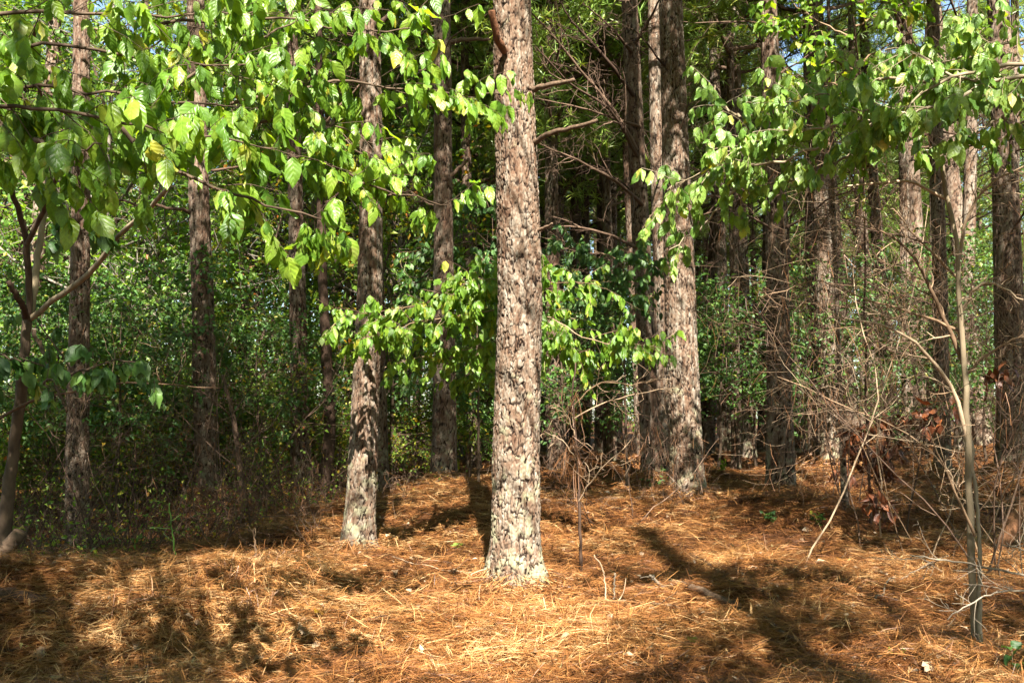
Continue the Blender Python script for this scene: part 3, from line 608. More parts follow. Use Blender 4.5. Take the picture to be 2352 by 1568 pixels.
UT = [leafy(201, 7.5, 2.6, 34, 7, .115, 'leaf_a', 'grey_bark', .06, .15, 3), leafy(202, 10.5, 3.2, 44, 7, .14, 'leaf_a', 'olive_bark', .09, .2, 3), leafy(203, 5.0, 2.2, 28, 7, .10, 'leaf_b', 'olive_bark', .04, .12, 3),
      leafy(204, 4.2, 1.8, 26, 7, .11, 'shade_leaf', 'olive_bark', .03, .25, 3, -.6), leafy(205, 13, 3.4, 50, 8, .13, 'leaf_a', 'pale_bark', .09, .3, 5)]
UTL = ['leafy young hardwood filling the left background with small green leaves', 'taller dark-stemmed hardwood of the left background with dense green crown', 'low yellowing hardwood sapling in the left background', 'shaded broad-leaved sapling with hanging dark green leaves under the pines', 'tall pale-stemmed hardwood in the bright left background']
UTG = ['leafy young hardwoods of the left background', 'taller dark-stemmed hardwoods', 'yellowing hardwood saplings', 'shaded broad-leaved saplings under the pines', 'tall pale-stemmed hardwoods']
usedu = [False]*5
US = [(0, 250, 16), (1, 330, 20), (1, 120, 23), (0, 560, 18), (1, 640, 22), (4, 600, 19), (4, 735, 20), (3, 320, 14.5), (0, 760, 24), (1, 930, 24), (3, 120, 12.2), (3, 290, 11.8), (3, 390, 13), (3, 600, 13.2), (2, 600, 15.5), (0, 930, 17.5), (1, 1080, 28), (4, 20, 26), (1, -60, 18), (3, 60, 14), (0, 400, 15), (3, 560, 15.5), (3, 200, 15), (3, 740, 16), (0, 1060, 20),
      (4, 420, 28), (1, 520, 30), (4, 850, 32), (1, 700, 35), (4, 250, 36), (1, 1000, 38), (4, 100, 34), (4, 560, 42), (4, 900, 45), (1, 1150, 36), (4, 760, 50), (4, 340, 46), (2, 900, 15), (2, 480, 17),
      (3, 1290, 14.5), (3, 1340, 16.5), (3, 1080, 15), (3, 960, 16), (3, 1640, 15.5), (3, 1740, 16.5), (3, 2040, 14.5), (3, 2120, 16.5), (3, 2260, 16), (3, 1480, 18), (3, 1210, 18), (3, 1850, 19), (3, 1950, 21), (3, 2330, 18), (3, 1560, 21), (3, 1770, 24), (3, 2200, 22), (3, 1690, 19),
      (1, 1800, 42), (0, 2050, 36), (0, 2250, 32), (1, 2150, 46), (0, 1900, 50), (1, 1650, 52), (0, 1500, 46), (1, 1350, 50), (0, 2350, 44), (1, 1950, 60), (1, 2250, 62), (1, 1560, 64), (0, 1720, 38), (0, 1860, 34)]
for k, px, d in US:
    o = UT[k] if not usedu[k] else copy_tree(UT[k]); usedu[k] = True
    x = (px-CXP)/FPX*d; o.location = (x, d, g1(x, d)); o.rotation_euler = (0, 0, rb.uniform(0, 6.28)); s = rb.uniform(.8, 1.2); o.scale = (s, s, s)
    if k == 3: s *= .68; o.scale = (s*1.2, s*1.2, s)
    right = px > 1150 and k in (0, 1)
    tag(o, 'far leafy hardwood glimpsed between the right-hand pine trunks' if right else UTL[k], 'hardwood tree', 'far leafy hardwoods beyond the pines' if right else UTG[k])

SH = [leafy(211, 1.7, 1.0, 49, 7, .055, 'leaf_b', 'dead_wood', .008, .1, 2, -.1, True), leafy(212, 1.6, .9, 49, 7, .06, 'leaf_a', 'dead_wood', .008, .1, 3, -.1, True)]
for o in SH: o.name = 'shrub'
useds = [False]*2
for k, px, d in [(0, 60, 12.5), (1, 120, 13.2), (0, 250, 12.6), (0, 330, 13), (1, 400, 13.6), (0, 560, 13.8), (1, 620, 14.2), (0, 20, 15), (1, 300, 15.5), (0, 200, 16), (0, 430, 16), (0, 760, 15), (0, 930, 15.4), (0, 800, 17), (1, 540, 17), (0, 660, 18.5), (0, 950, 19), (1, 100, 18), (0, 350, 19), (1, -60, 12),
                 (1, 1070, 22), (1, 1090, 18), (0, 1300, 24), (0, 2030, 24), (1, 1800, 30), (1, 2250, 26)]:
    o = SH[k] if not useds[k] else copy_tree(SH[k]); useds[k] = True
    x = (px-CXP)/FPX*d; o.location = (x, d, g1(x, d)); o.rotation_euler = (0, 0, rb.uniform(0, 6.28)); s = rb.uniform(.8, 1.35); o.scale = (s, s, s)
    tag(o, ['yellowing shrub with scattered orange leaves in the brush among the trunks', 'small-leaved green shrub in the brush among the trunks'][k], 'shrub', ['yellowing shrubs of the brush', 'green shrubs of the brush'][k])

# far wood: one mass
rf = np.random.default_rng(300); g = Geo(); nb = 2600
a = rf.uniform(-.75, .75, nb); dd = rf.uniform(58, 105, nb); cz = rf.uniform(0, 1, nb)**1.2*26+.3
keep = rf.random(nb) < np.where(cz > 12, .6, 1.0); a, dd, cz = a[keep], dd[keep], cz[keep]; nb = len(a)
ctr = np.stack([a*dd, dd, cz+.3], 1); pos = np.repeat(ctr, 55, 0); N = len(pos); pos = pos+rf.normal(0, 1, (N, 3))*np.array([1.3, 1.3, .9])
L = rf.uniform(.16, .36, N); small_leaves(g, pos, rf.normal(0, 1, (N, 3)), rf.normal(0, .6, (N, 3))+np.array([0, 0, 1]), L, L*.65, rf)
tag(g.obj('far_woods', M['leaf_a'], None, False), 'far green wood closing the view behind all trunks', kind='stuff')

# added out-of-view leaf masses at the sides and rear that cut sky fill
g = Geo(); nb = 2600; a = rf.uniform(.60, 2*math.pi-.60, nb); back = np.cos(a) < -.1; dd = np.where(back, rf.uniform(17, 24, nb), rf.uniform(17, 34, nb)); cz = rf.random(nb)**.9*np.where(back & (np.abs(a-SUN_AZ) < .28), 14.5, 30)+.4
ctr = np.stack([np.sin(a)*dd, np.cos(a)*dd+np.where(back, 0, 2), cz], 1); ctr = ctr[(np.abs(ctr[:, 0]) > .62*ctr[:, 1]+2)]; pos = np.repeat(ctr, 42, 0); N = len(pos); pos = pos+rf.normal(0, 1, (N, 3))*np.array([1.2, 1.2, .8])
L = rf.uniform(.2, .4, N); small_leaves(g, pos, rf.normal(0, 1, (N, 3)), rf.normal(0, .7, (N, 3))+np.array([0, 0, .6]), L, L*.7, rf)
tag(g.obj('sky_blocking_woods', M['leaf_a'], None, False), 'added unseen leaf mass to either side and behind, blocking sky light', kind='stuff')

# ------------------------------------------------------------------ dogwoods and other near leafy branches
NODES = []
def tier(t, pxs, ds, rng, n_tw, tw_len, leaf, mk='dogwood', wood='olive_bark', r=.008, nodes=(2, 3, 4, 5), droop=.9, face=(.15, -.55, .35), name='branch', zdrop=-.02, keep=.9):
    """one limb, its side twigs and the leaves hanging from them"""
    gw = Geo(); gl = Geo()
    p = smooth_line([P(a, b, d) for (a, b), d in zip(pxs, ds)], 16, .006, rng)[None]; rd = rad_line(1, 16, r, .3); add_tubes(gw, p, rd, 6)
    q, qr = offshoots(p, rd, n_tw, rng, .02, 1, 1.0, (.05, .05), .14, zdrop, .5, .3)
    Lq = np.linalg.norm(np.diff(q, axis=1), axis=2).sum(1); s = (tw_len*rng.uniform(.35, 1.15, len(q))/Lq)[:, None, None]
    q = q[:, :1]+(q-q[:, :1])*s; add_tubes(gw, q, np.maximum(qr*.7, .0013), 4)
    k = list(nodes); nd = np.concatenate([np.repeat(q[:, k].reshape(-1, 3), 2, 0), np.repeat(q[:, -1], 2, 0)])
    tn = np.concatenate([np.repeat(np.repeat(norm(q[:, -1]-q[:, 1])[:, None], len(k), 1).reshape(-1, 3), 2, 0), np.repeat(norm(q[:, -1]-q[:, 1]), 2, 0)])
    m_ = rng.random(len(nd)) < keep; nd = nd[m_]; tn = tn[m_]; N = len(nd)
    sd = norm(np.cross(tn, [0, 0, 1.0]))*np.where(np.arange(N) % 2, 1, -1)[:, None]
    dr = tn*.3+sd*rng.uniform(.1, .5, (N, 1))+rng.normal(0, .2, (N, 3)); dr[:, 2] -= 1.5*droop*rng.uniform(.5, 1.3, N)
    nr = rng.normal(0, .5, (N, 3))+np.array(face)
    L = leaf*rng.uniform(.36, 1.12, N); big_leaves(gl, nd+norm(dr)*leaf*.06, dr, nr, L, L*rng.uniform(.42, .68, N), rng, .5)
    # short leaf stalks
    st = np.stack([nd, nd+norm(dr)*leaf*.05, nd+norm(dr)*leaf*.10], 1); add_tubes(gw, st, np.full((N, 3), .0011), 3, .9)
    NODES.append(q[::3, 3]) if mk != 'shade_leaf' else None
    b = add_part(t, gw, name, M[wood]); lo = gl.obj('leaves', M[mk], b, True, np.array(t.location)); return b

def stem(t, pxs, ds, r0, r1, m, rng=R0, k=9, name='stem', n=22, jit=.004):
    g = Geo(); p = smooth_line([P(a, b, d) for (a, b), d in zip(pxs, ds)], n, jit, rng); rr = np.linspace(r0, r1, n)*(1+.22*vnoise(np.arange(n)*.55, np.full(n, rng.random()*50), 4)); pc, rc = closed(p, rr); add_tubes(g, pc[None], rc[None], k); return add_part(t, g, name, M[m])

rd_ = np.random.default_rng(55)
bp_ = P(5, 1345, 6.6)
t = empty('dogwood_tree', (bp_[0], bp_[1], g1(bp_[0], bp_[1])), 'dogwood with large drooping bright leaves, forked brown stem at the left edge', 'dogwood tree')
stem(t, [(2, 1380), (12, 1200), (30, 1030), (48, 900), (60, 770), (65, 735)], [6.6, 6.55, 6.5, 6.4, 6.3, 6.3], .046, .030, 'olive_bark', name='trunk')
stem(t, [(65, 740), (66, 640), (58, 550), (30, 450), (0, 380), (-40, 320)], [6.3, 6.2, 6.1, 5.9, 5.6, 5.2], .022, .012, 'olive_bark')
stem(t, [(62, 560), (85, 510), (110, 460), (132, 395), (128, 350), (112, 300), (90, 200), (80, 60)], [6.1, 6, 5.8, 5.5, 5.3, 5, 4.6, 4.2], .016, .008, 'olive_bark')
stem(t, [(72, 730), (120, 690), (180, 650), (230, 600), (270, 545), (320, 500), (370, 450), (420, 370)], [6.3, 6.1, 5.9, 5.7, 5.5, 5.3, 5.0, 4.6], .020, .008, 'pale_bark')
stem(t, [(64, 760), (80, 650), (92, 560), (104, 480), (112, 380)], [6.5, 6.6, 6.7, 6.8, 6.9], .026, .018, 'pale_bark')
stem(t, [(60, 730), (50, 700), (32, 670), (20, 648)], [6.3, 6.15, 6.05, 6], .022, .016, 'dead_wood', name='branch_stub')
stem(t, [(78, 760), (105, 820), (130, 890), (155, 945)], [6.2, 6.1, 6.0, 5.95], .014, .008, 'log')
T = lambda pxs, ds, n, tl, lf, **kw: tier(t, pxs, ds, rd_, n, tl, lf, **kw)
T([(-90, 40), (150, 30), (400, 40), (620, 25)], [3.3, 3.5, 3.8, 4.1], 24, .38, .098)
T([(330, 60), (560, 40), (760, 60), (900, 72), (1000, 60)], [4.3, 4.3, 4.4, 4.5, 4.6], 26, .34, .10)
T([(-90, 110), (120, 110), (320, 130), (520, 150), (700, 140)], [3.5, 3.6, 3.8, 4, 4.2], 25, .36, .10)
T([(380, 215), (520, 130), (660, 60), (760, 10)], [4.2, 4.3, 4.4, 4.5], 14, .35, .10)
T([(-90, 190), (100, 200), (300, 215), (480, 240), (560, 250)], [3.4, 3.4, 3.5, 3.6, 3.8], 25, .32, .107)
T([(-90, 240), (80, 250), (240, 270), (400, 310), (560, 330), (640, 345)], [3.3, 3.2, 3.2, 3.2, 3.3, 3.4], 27, .28, .112)
T([(240, 270), (400, 380), (560, 460), (700, 495), (800, 520)], [3.25, 3.25, 3.3, 3.4, 3.5], 18, .24, .112)
T([(520, 240), (640, 215), (760, 190), (900, 205), (1060, 215), (1150, 218)], [4.2, 4.3, 4.4, 4.6, 4.8, 5.0], 30, .34, .10)
T([(560, 290), (700, 270), (800, 300), (860, 330)], [4.4, 4.4, 4.5, 4.6], 16, .36, .11)
T([(640, 360), (760, 380), (860, 430), (960, 455), (1030, 470)], [4.3, 4.4, 4.5, 4.6, 4.7], 18, .26, .10)
T([(700, 310), (800, 330), (870, 390)], [4.5, 4.6, 4.7], 9, .3, .11)
T([(80, 320), (150, 350), (230, 330)], [3.1, 3.0, 2.95], 7, .22, .112)
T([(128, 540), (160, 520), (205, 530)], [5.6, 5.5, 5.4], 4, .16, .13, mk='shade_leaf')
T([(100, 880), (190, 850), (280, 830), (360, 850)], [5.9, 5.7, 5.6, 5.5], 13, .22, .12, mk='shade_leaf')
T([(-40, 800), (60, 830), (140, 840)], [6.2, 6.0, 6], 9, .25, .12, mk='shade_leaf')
# long thin side limb crossing in front of the brush
add_part(t, limb_px([(0, 960), (60, 925), (170, 900), (300, 880), (420, 884), (510, 892)], [6.3, 6.2, 6.1, 6, 6, 6.1], .010, rd_, (6, 2)), 'branch', M['twig'])
T([(200, 900), (60, 700), (-40, 560)], [7.5, 7.6, 7.8], 7, .3, .11, mk='shade_leaf')

# right-hand dogwood, its trunk just outside the frame
x0, y0 = 2.95, 4.6
t = empty('dogwood_tree', (x0, y0, g1(x0, y0)), 'dogwood reaching in over the dry twig tangle with pale sunlit leaves', 'dogwood tree')
rd_ = np.random.default_rng(56)
g = Geo(); p = smooth_line([(x0, y0, g1(x0, y0)-.2), (x0+.05, y0-.1, 1.2), (x0-.02, y0-.15, 2.2), (x0-.1, y0-.2, 3.2)], 20, .004, R0); add_tubes(g, p[None], np.linspace(.05, .02, 20)[None], 9); add_part(t, g, 'trunk', M['pale_bark'])
D = dict(mk='dogwood_pale', wood='pale_bark', droop=1.0)
T([(2480, 130), (2352, 146), (2250, 165), (2150, 192), (2090, 240), (2060, 300)], [4.4, 4.3, 4.3, 4.3, 4.35, 4.4], 32, 0.29, 0.090, r=.013, **D)
T([(2480, 190), (2352, 172), (2260, 185), (2200, 180), (2100, 120), (2030, 110)], [4.2, 4.25, 4.3, 4.35, 4.4, 4.5], 35, 0.29, 0.090, r=.011, **D)
T([(2150, 195), (2050, 180), (1950, 210), (1850, 225), (1760, 250)], [4.4, 4.4, 4.5, 4.6, 4.7], 38, 0.33, 0.090, **D)
T([(2060, 280), (1960, 280), (1860, 300), (1760, 320), (1660, 350)], [4.5, 4.5, 4.6, 4.7, 4.8], 38, 0.31, 0.085, **D)
T([(1900, 330), (1780, 370), (1680, 390), (1590, 400), (1530, 440)], [4.7, 4.7, 4.8, 4.9, 5], 32, 0.29, 0.085, **D)
T([(2230, 210), (2130, 250), (2040, 260), (1960, 250)], [4.1, 4.1, 4.15, 4.2], 19, 0.22, 0.104, **D)
T([(1740, 380), (1660, 470), (1600, 530), (1530, 580)], [4.9, 5, 5.1, 5.2], 11, 0.20, 0.085, **D)
T([(2352, 90), (2280, 110), (2220, 130), (2140, 150)], [4.5, 4.5, 4.5, 4.6], 19, 0.24, 0.085, **D)
T([(2000, 300), (1920, 380), (1830, 410), (1740, 430)], [4.8, 4.8, 4.9, 5], 16, 0.24, 0.081, **D)
T([(2352, 230), (2250, 300), (2180, 320)], [4.5, 4.6, 4.6], 11, 0.22, 0.081, **D)
T([(1700, 270), (1660, 240), (1640, 200)], [5, 5.1, 5.2], 9, 0.24, 0.081, **D)

# bright fresh-leaved sapling above it
t = empty('sapling', P(2000, 1200, 8.8), 'tall thin sapling with fresh narrow green leaves above the twig tangle', 'sapling')
stem(t, [(2000, 1200), (1990, 900), (1985, 500), (1975, 200), (1960, 40)], [8.8, 8.6, 8.2, 7.6, 7.2], .013, .005, 'dead_wood', name='trunk')
rd_ = np.random.default_rng(57)
for pxs in ([(1975, 170), (1880, 120), (1780, 70), (1700, 40)], [(1965, 90), (1880, 50), (1800, -10)], [(1970, 150), (2060, 90), (2150, 60), (2230, 50)], [(1985, 230), (1900, 190), (1830, 190)], [(1965, 60), (2040, 20), (2120, -10)]):
    T(pxs, [7.4]*len(pxs), 14, .35, .10, mk='dogwood', droop=.3, face=(.1, -.2, .9), wood='twig')

# dogwood saplings behind the thickest pine
rd_ = np.random.default_rng(58)
b0 = P(1206, 1255, 8.5); t = empty('dogwood_sapling', (b0[0], b0[1], g1(b0[0], b0[1])), 'sunlit dogwood sapling spreading level leaf tiers behind the thickest pine', 'sapling')
stem(t, [(1206, 1262), (1204, 1000), (1206, 800), (1200, 600)], [8.5]*4, .016, .006, 'olive_bark', name='trunk')
for pxs, ds, n in [([(1200, 620), (1080, 665), (960, 700), (860, 715), (770, 735)], [8.5, 8.3, 8.1, 8, 8], 26), ([(1202, 700), (1060, 725), (940, 745), (850, 775), (800, 790)], [8.5, 8.2, 8.0, 7.9, 7.9], 24), ([(1203, 780), (1080, 800), (960, 820), (880, 845)], [8.5, 8.5, 8.4, 8.3], 18),
                   ([(1203, 660), (1120, 640), (1050, 655)], [8.5, 8.2, 8], 12), ([(1203, 690), (1270, 650), (1340, 650), (1395, 665)], [8.5, 8.2, 8, 7.9], 8), ([(1203, 740), (1270, 730), (1330, 770), (1400, 790), (1470, 790), (1525, 800)], [8.5, 8.2, 8, 7.9, 7.8, 7.8], 18),
                   ([(1203, 800), (1270, 790), (1330, 820)], [8.5, 8.3, 8.2], 9), ([(1203, 860), (1120, 845), (1030, 860)], [8.6, 8.8, 8.9], 9)]:
    T(pxs, ds, int(n*2.5), .30, .105, mk='dogwood', droop=.8, wood='twig', r=.006)
rd_ = np.random.default_rng(59)
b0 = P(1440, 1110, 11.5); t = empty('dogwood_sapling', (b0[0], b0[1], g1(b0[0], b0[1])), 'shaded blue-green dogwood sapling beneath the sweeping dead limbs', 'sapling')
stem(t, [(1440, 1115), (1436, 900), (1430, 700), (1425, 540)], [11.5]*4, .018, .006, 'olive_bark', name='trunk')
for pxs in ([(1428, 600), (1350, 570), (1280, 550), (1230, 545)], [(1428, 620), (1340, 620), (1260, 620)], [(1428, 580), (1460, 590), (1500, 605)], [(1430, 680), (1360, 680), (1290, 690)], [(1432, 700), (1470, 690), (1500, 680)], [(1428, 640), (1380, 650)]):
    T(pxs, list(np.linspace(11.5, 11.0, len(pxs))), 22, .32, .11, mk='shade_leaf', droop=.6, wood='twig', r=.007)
b0 = P(985, 1150, 12.2); t = empty('dogwood_sapling', (b0[0], b0[1], g1(b0[0], b0[1])), 'shaded dogwood sapling in front of the dark pine on the needle mound', 'sapling')
b0 = P(1100, 1140, 13.2); t.location = (b0[0], b0[1], g1(b0[0], b0[1]))
stem(t, [(1100, 1145), (1098, 900), (1095, 700), (1092, 430)], [13.2]*4, .02, .006, 'olive_bark', name='trunk')
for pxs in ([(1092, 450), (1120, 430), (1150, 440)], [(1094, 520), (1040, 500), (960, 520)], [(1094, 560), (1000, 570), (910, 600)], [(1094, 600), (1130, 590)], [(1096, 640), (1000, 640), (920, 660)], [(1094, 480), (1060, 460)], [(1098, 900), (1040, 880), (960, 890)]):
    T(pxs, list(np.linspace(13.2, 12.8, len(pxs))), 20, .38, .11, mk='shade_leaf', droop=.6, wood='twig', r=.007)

# ------------------------------------------------------------------ bare stems, dry tangles
rt = np.random.default_rng(60)
b0 = P(2240, 1495, 5.05); t = empty('bare_sapling', (b0[0], b0[1], g1(b0[0], b0[1])), 'leafless pale double-stemmed sapling standing in the sunlit needles near the lower right corner', 'sapling')
stem(t, [(2242, 1510), (2238, 1400), (2234, 1300), (2226, 1150), (2222, 1000), (2214, 850), (2204, 700), (2196, 560), (2170, 420), (2160, 330)], list(np.linspace(5.05, 4.8, 10)), .021, .009, 'pale_bark', name='trunk')
stem(t, [(2252, 1505), (2250, 1380), (2250, 1270), (2240, 1120), (2228, 1010)], [5.0, 5.0, 4.98, 4.98, 4.97], .012, .008, 'pale_bark')
for pxs, r in [([(2222, 1010), (2190, 900), (2130, 820), (2080, 770), (2000, 740), (1900, 730)], .012), ([(2212, 830), (2150, 690), (2110, 610), (2060, 550), (1990, 520)], .013), ([(2206, 720), (2260, 650), (2352, 690)], .011), ([(2200, 600), (2230, 480), (2280, 420), (2352, 380)], .011),
               ([(2180, 460), (2100, 420), (2000, 420), (1880, 440)], .009), ([(2240, 1230), (2180, 1100), (2120, 960)], .008), ([(2200, 640), (2120, 560), (2050, 480)], .008), ([(2215, 860), (2290, 800), (2352, 770)], .009), ([(2208, 760), (2100, 720), (2000, 690), (1880, 640)], .009)]:
    add_part(t, limb_px(pxs, list(np.linspace(4.95, 4.7, len(pxs))), r, rt, (13, 4)), 'branch', M['twig'])
# dead brush: twigs with straw caught in them
def dead_shrub(px, py, d, h, n, label, w=.5, lean=(0, 0), straw=2, wood='dead_wood', levels=(11, 6)):
    b = P(px, py, d); b[2] = g1(b[0], b[1]); t = empty('dead_shrub', b, label, 'dead shrub')
    for k in range(n):
        az = rt.uniform(0, 6.28); di = (math.cos(az)*w+lean[0], math.sin(az)*w*.6+lean[1], 1)
        g = Geo(); p = grow((b+np.array([rt.normal(0, .3), rt.normal(0, .3), -.1]))[None], np.array([di]), np.array([h*rt.uniform(.65, 1.1)]), rt, .13, .02, 12); r = rad_line(1, 12, rt.uniform(.004, .008), .4); add_tubes(g, p, r, 5)
        q, qr = offshoots(p, r, levels[0], rt, .2, 1, 1.0, (.18, .42), .2, 0, .5); add_tubes(g, q, np.maximum(qr, .0016), 4)
        s_, sr = offshoots(q, qr, levels[1], rt, .2, 1, .9, (.3, .7), .28, -.02, .6); add_tubes(g, s_, np.maximum(sr, .0012), 3)
        o = add_part(t, g, 'branch', M[wood])
        if straw:
            g2 = Geo(); straw_on(g2, np.concatenate([s_[rt.random(len(s_)) < .3][:, 3], q[:, 4]]), straw, rt); g2.obj('straw', M['red_straw'], o, False, np.array(t.location))['kind'] = 'stuff'
    return t
dead_shrub(2060, 1130, 7.6, 3.2, 6, 'tall dry twig tangle hung with straw between the pinkish pine and the pale sapling', .35, wood='twig')
dead_shrub(1935, 1120, 10.5, 3.0, 5, 'dry twig tangle leaning against the pinkish sunlit pine', .3, (-.1, 0))
dead_shrub(2290, 1180, 7.0, 3.4, 6, 'dense dry twig tangle in front of the large dark edge pine', .4)
dead_shrub(2180, 1120, 9.5, 3.4, 4, 'dry twig tangle right of the dark pine behind the pale sapling', .4)
dead_shrub(1990, 1110, 8.6, 3.4, 5, 'dry twig tangle in front of the rust-brown dead leaves', .4)
dead_shrub(2240, 1160, 8.2, 3.6, 5, 'dry twig tangle hung with straw beside the bleached bare branch', .4, wood='twig')
dead_shrub(1345, 1210, 9.0, 1.6, 4, 'low arching dry brush between the thickest pine and the stout pale pine', .9, (.35, 0))
dead_shrub(1470, 1140, 10.2, 1.5, 4, 'low dry brush at the foot of the leaning dark pine', .8, (-.2, 0))
dead_shrub(700, 1210, 9.6, 1.0, 5, 'low grey brush between the shaded pine and the lichen-speckled pine', 1.1, straw=1)
dead_shrub(590, 1230, 9.2, 1.3, 4, 'thin dry brush beside the bleached stick stub', .7, straw=1)
dead_shrub(90, 1240, 9.4, 1.9, 4, 'dark tangled brush between the dogwood foot and the slim pine', .6, straw=0)
dead_shrub(300, 1235, 9.8, 2.2, 5, 'dark tangled brush between the slim pine and the straight brown pine', .6, straw=1)
dead_shrub(410, 1215, 10.3, 1.8, 4, 'dark tangled brush crowding the left side of the straight brown pine', .7, straw=0)
dead_shrub(580, 1190, 11.0, 2.4, 4, 'dark tangled brush rising behind the bleached split stub', .5, straw=1)
# twiggy dead sapling
b0 = P(1336, 1335, 7.2); t = empty('dead_sapling', (b0[0], b0[1], g1(b0[0], b0[1])), 'thin dead sapling draped with brown straw right of the thickest pine', 'dead sapling')
stem(t, [(1336, 1340), (1332, 1220), (1328, 1100), (1320, 980), (1316, 900), (1320, 830)], [7.2]*6, .013, .005, 'dead_wood', name='trunk')
for pxs in ([(1330, 1150), (1370, 1090), (1420, 1040), (1460, 1000)], [(1326, 1060), (1290, 1010), (1250, 990)], [(1320, 960), (1400, 920), (1480, 900), (1560, 890)], [(1318, 930), (1380, 880), (1460, 880), (1540, 860)], [(1320, 1000), (1300, 950), (1270, 920)]):
    g = limb_px(pxs, [7.2, 7.1, 7.0, 6.95][:len(pxs)], .006, rt, (9, 3)); add_part(t, g, 'branch', M['twig'])
g = Geo(); straw_on(g, np.array([P(1318+rt.normal(0, 9), rt.uniform(900, 1090), 7.18) for _ in range(24)]), 3, rt, .22); add_part(t, g, 'straw', M['red_straw'])

# curving dark hardwood stem and pale poles behind the left pines
for pxs, d, r, m, lab in [([(738, 1142), (748, 1080), (758, 980), (752, 850), (744, 700), (738, 560), (735, 300), (730, 0)], 13.5, .085, 'dead_wood', 'dark curving hardwood stem bending out beside the shaded pine'),
                          ([(560, 1160), (548, 1050), (530, 930), (510, 860)], 11.5, .04, 'dead_wood', 'crooked snapped grey pole beside the straight brown pine')]:
    b0 = P(pxs[0][0], pxs[0][1], d); t = empty('hardwood_tree' if r > .06 else 'dead_pole', (b0[0], b0[1], g1(b0[0], b0[1])), lab, 'hardwood tree' if r > .06 else 'dead pole')
    stem(t, pxs, [d]*len(pxs), r, r*.5, m, name='trunk', n=40)
    for k in range(4):
        z = rt.uniform(.3, .9); c = smooth_line([P(a, b, d) for a, b in pxs], 20)[int(z*19)]; az = rt.uniform(0, 6.28)
        add_part(t, dead_limb(c, (math.cos(az), math.sin(az), .5), rt.uniform(.5, 1.4), r*.25, rt, (5, 3)), 'branch', M['dead_wood'])

# hanging dead oak leaves
def leaf_cluster(cs, label, base, leaf=.13, n=26):
    t = empty('dead_oak_branch', base, label, 'dead branch')
    for a, c, d_ in cs:
        g = limb_px([a, ((a[0]+c[0])/2+6, (a[1]+c[1])/2-8), c], d_, .006, rt, (5, 2)); o = add_part(t, g, 'branch', M['dead_wood'])
        gl = Geo(); A_, B_ = P(*a, d_), P(*c, d_); f = rt.random((n, 1)); pos = A_*(1-f)+B_*f+rt.normal(0, .045, (n, 3))
        dr = rt.normal(0, .5, (n, 3)); dr[:, 2] -= .8; big_leaves(gl, pos, dr, rt.normal(0, 1, (n, 3)), leaf*rt.uniform(.6, 1.1, n), leaf*.42*rt.uniform(.6, 1.1, n), rt, 1.2); gl.obj('leaves', M['brown_leaf'], o, True, np.array(t.location))
b0 = P(1960, 1130, 9.0); b0[2] = g1(b0[0], b0[1])
leaf_cluster([((1955, 985), (2040, 965), 9.0), ((2040, 960), (2110, 975), 9.0), ((1945, 1020), (1990, 1050), 9.1), ((1990, 1040), (2085, 1020), 8.9), ((2000, 1070), (2050, 1080), 8.9)], 'broken oak branch with curled rust-brown dead leaves beside the pole-thin young pine', b0, .14, 34)
b0 = P(2040, 1190, 8.2); b0[2] = g1(b0[0], b0[1])
leaf_cluster([((1990, 1125), (2050, 1180), 8.2)], 'lowest hanging spray of rust-brown dead leaves just above the straw', b0, .14, 34)
b0 = P(1930, 1110, 10.5); b0[2] = g1(b0[0], b0[1])
leaf_cluster([((1925, 1060), (1950, 1095), 10.5), ((1945, 1000), (1975, 1010), 10.5)], 'small spray of rust-brown dead leaves at the foot of the pinkish pine', b0, .14, 24)
b0 = P(2200, 1060, 7.0); b0[2] = g1(b0[0], b0[1])
leaf_cluster([((2130, 960), (2200, 920), 7.0), ((2270, 880), (2320, 850), 7.2)], 'dark dead leaves caught in the twigs by the large edge pine', b0, .13, 24)

# ------------------------------------------------------------------ fallen wood and small things on the floor
def on_ground(px, py):
    """where the sight line through (px, py) meets the floor"""
    v = P(px, py, 1.0)-EYE; ds = np.linspace(3.5, 40, 900); q = EYE+v[None]*ds[:, None]; h = q[:, 2]-G(q[:, 0], q[:, 1]); k = int(np.argmax(h < 0)); return q[k]
def lying(pxs, r0, r1, name, m, label, cat, lift=.0, k=7, twigs=(0, 0), n=24, jit=.006, group=None):
    p = np.array([on_ground(a, b) for a, b in pxs]); p = smooth_line(p, n, jit, rt); rr = np.linspace(r0, r1, n)
    p[:, 2] = G(p[:, 0], p[:, 1])+rr*.3+lift+.012; o0 = p[0].copy(); g = Geo(); rr = rr*(1+.25*vnoise(np.arange(n)*.6, np.full(n, rt.random()*50), 3)); pc, rc = closed(p, rr); pc, rc = closed(pc[::-1], rc[::-1]); add_tubes(g, pc[None], rc[None], k)
    if twigs[0]:
        q, qr = offshoots(p[None], rr[None], twigs[0], rt, .1, 1, .9, (.1, .35), .2, .02, .5); add_tubes(g, q, np.maximum(qr, .0015), 4)
    return tag(g.obj(name, M[m], None, True, o0), label, cat, group)
lying([(1700, 1408), (1620, 1375), (1560, 1350), (1515, 1337)], .024, .026, 'fallen_branch', 'log', 'peeling fallen limb lying in sunlit straw with its pale broken end toward the thickest pine', 'fallen branch', .0, 9)
lying([(1690, 1395), (1760, 1430), (1800, 1462), (1850, 1490)], .020, .012, 'fallen_branch', 'log', 'mottled fallen limb continuing downhill from the peeling limb', 'fallen branch')
lying([(1575, 1275), (1640, 1310), (1720, 1350), (1800, 1400), (1880, 1450)], .014, .008, 'fallen_branch', 'dead_wood', 'long dark fallen stick in the diagonal shadow below the stout pale pine', 'fallen branch')
lying([(1760, 1345), (1840, 1352), (1930, 1358)], .007, .006, 'fallen_branch', 'white_twig', 'straight bleached twig lying flat on dappled straw', 'twig')
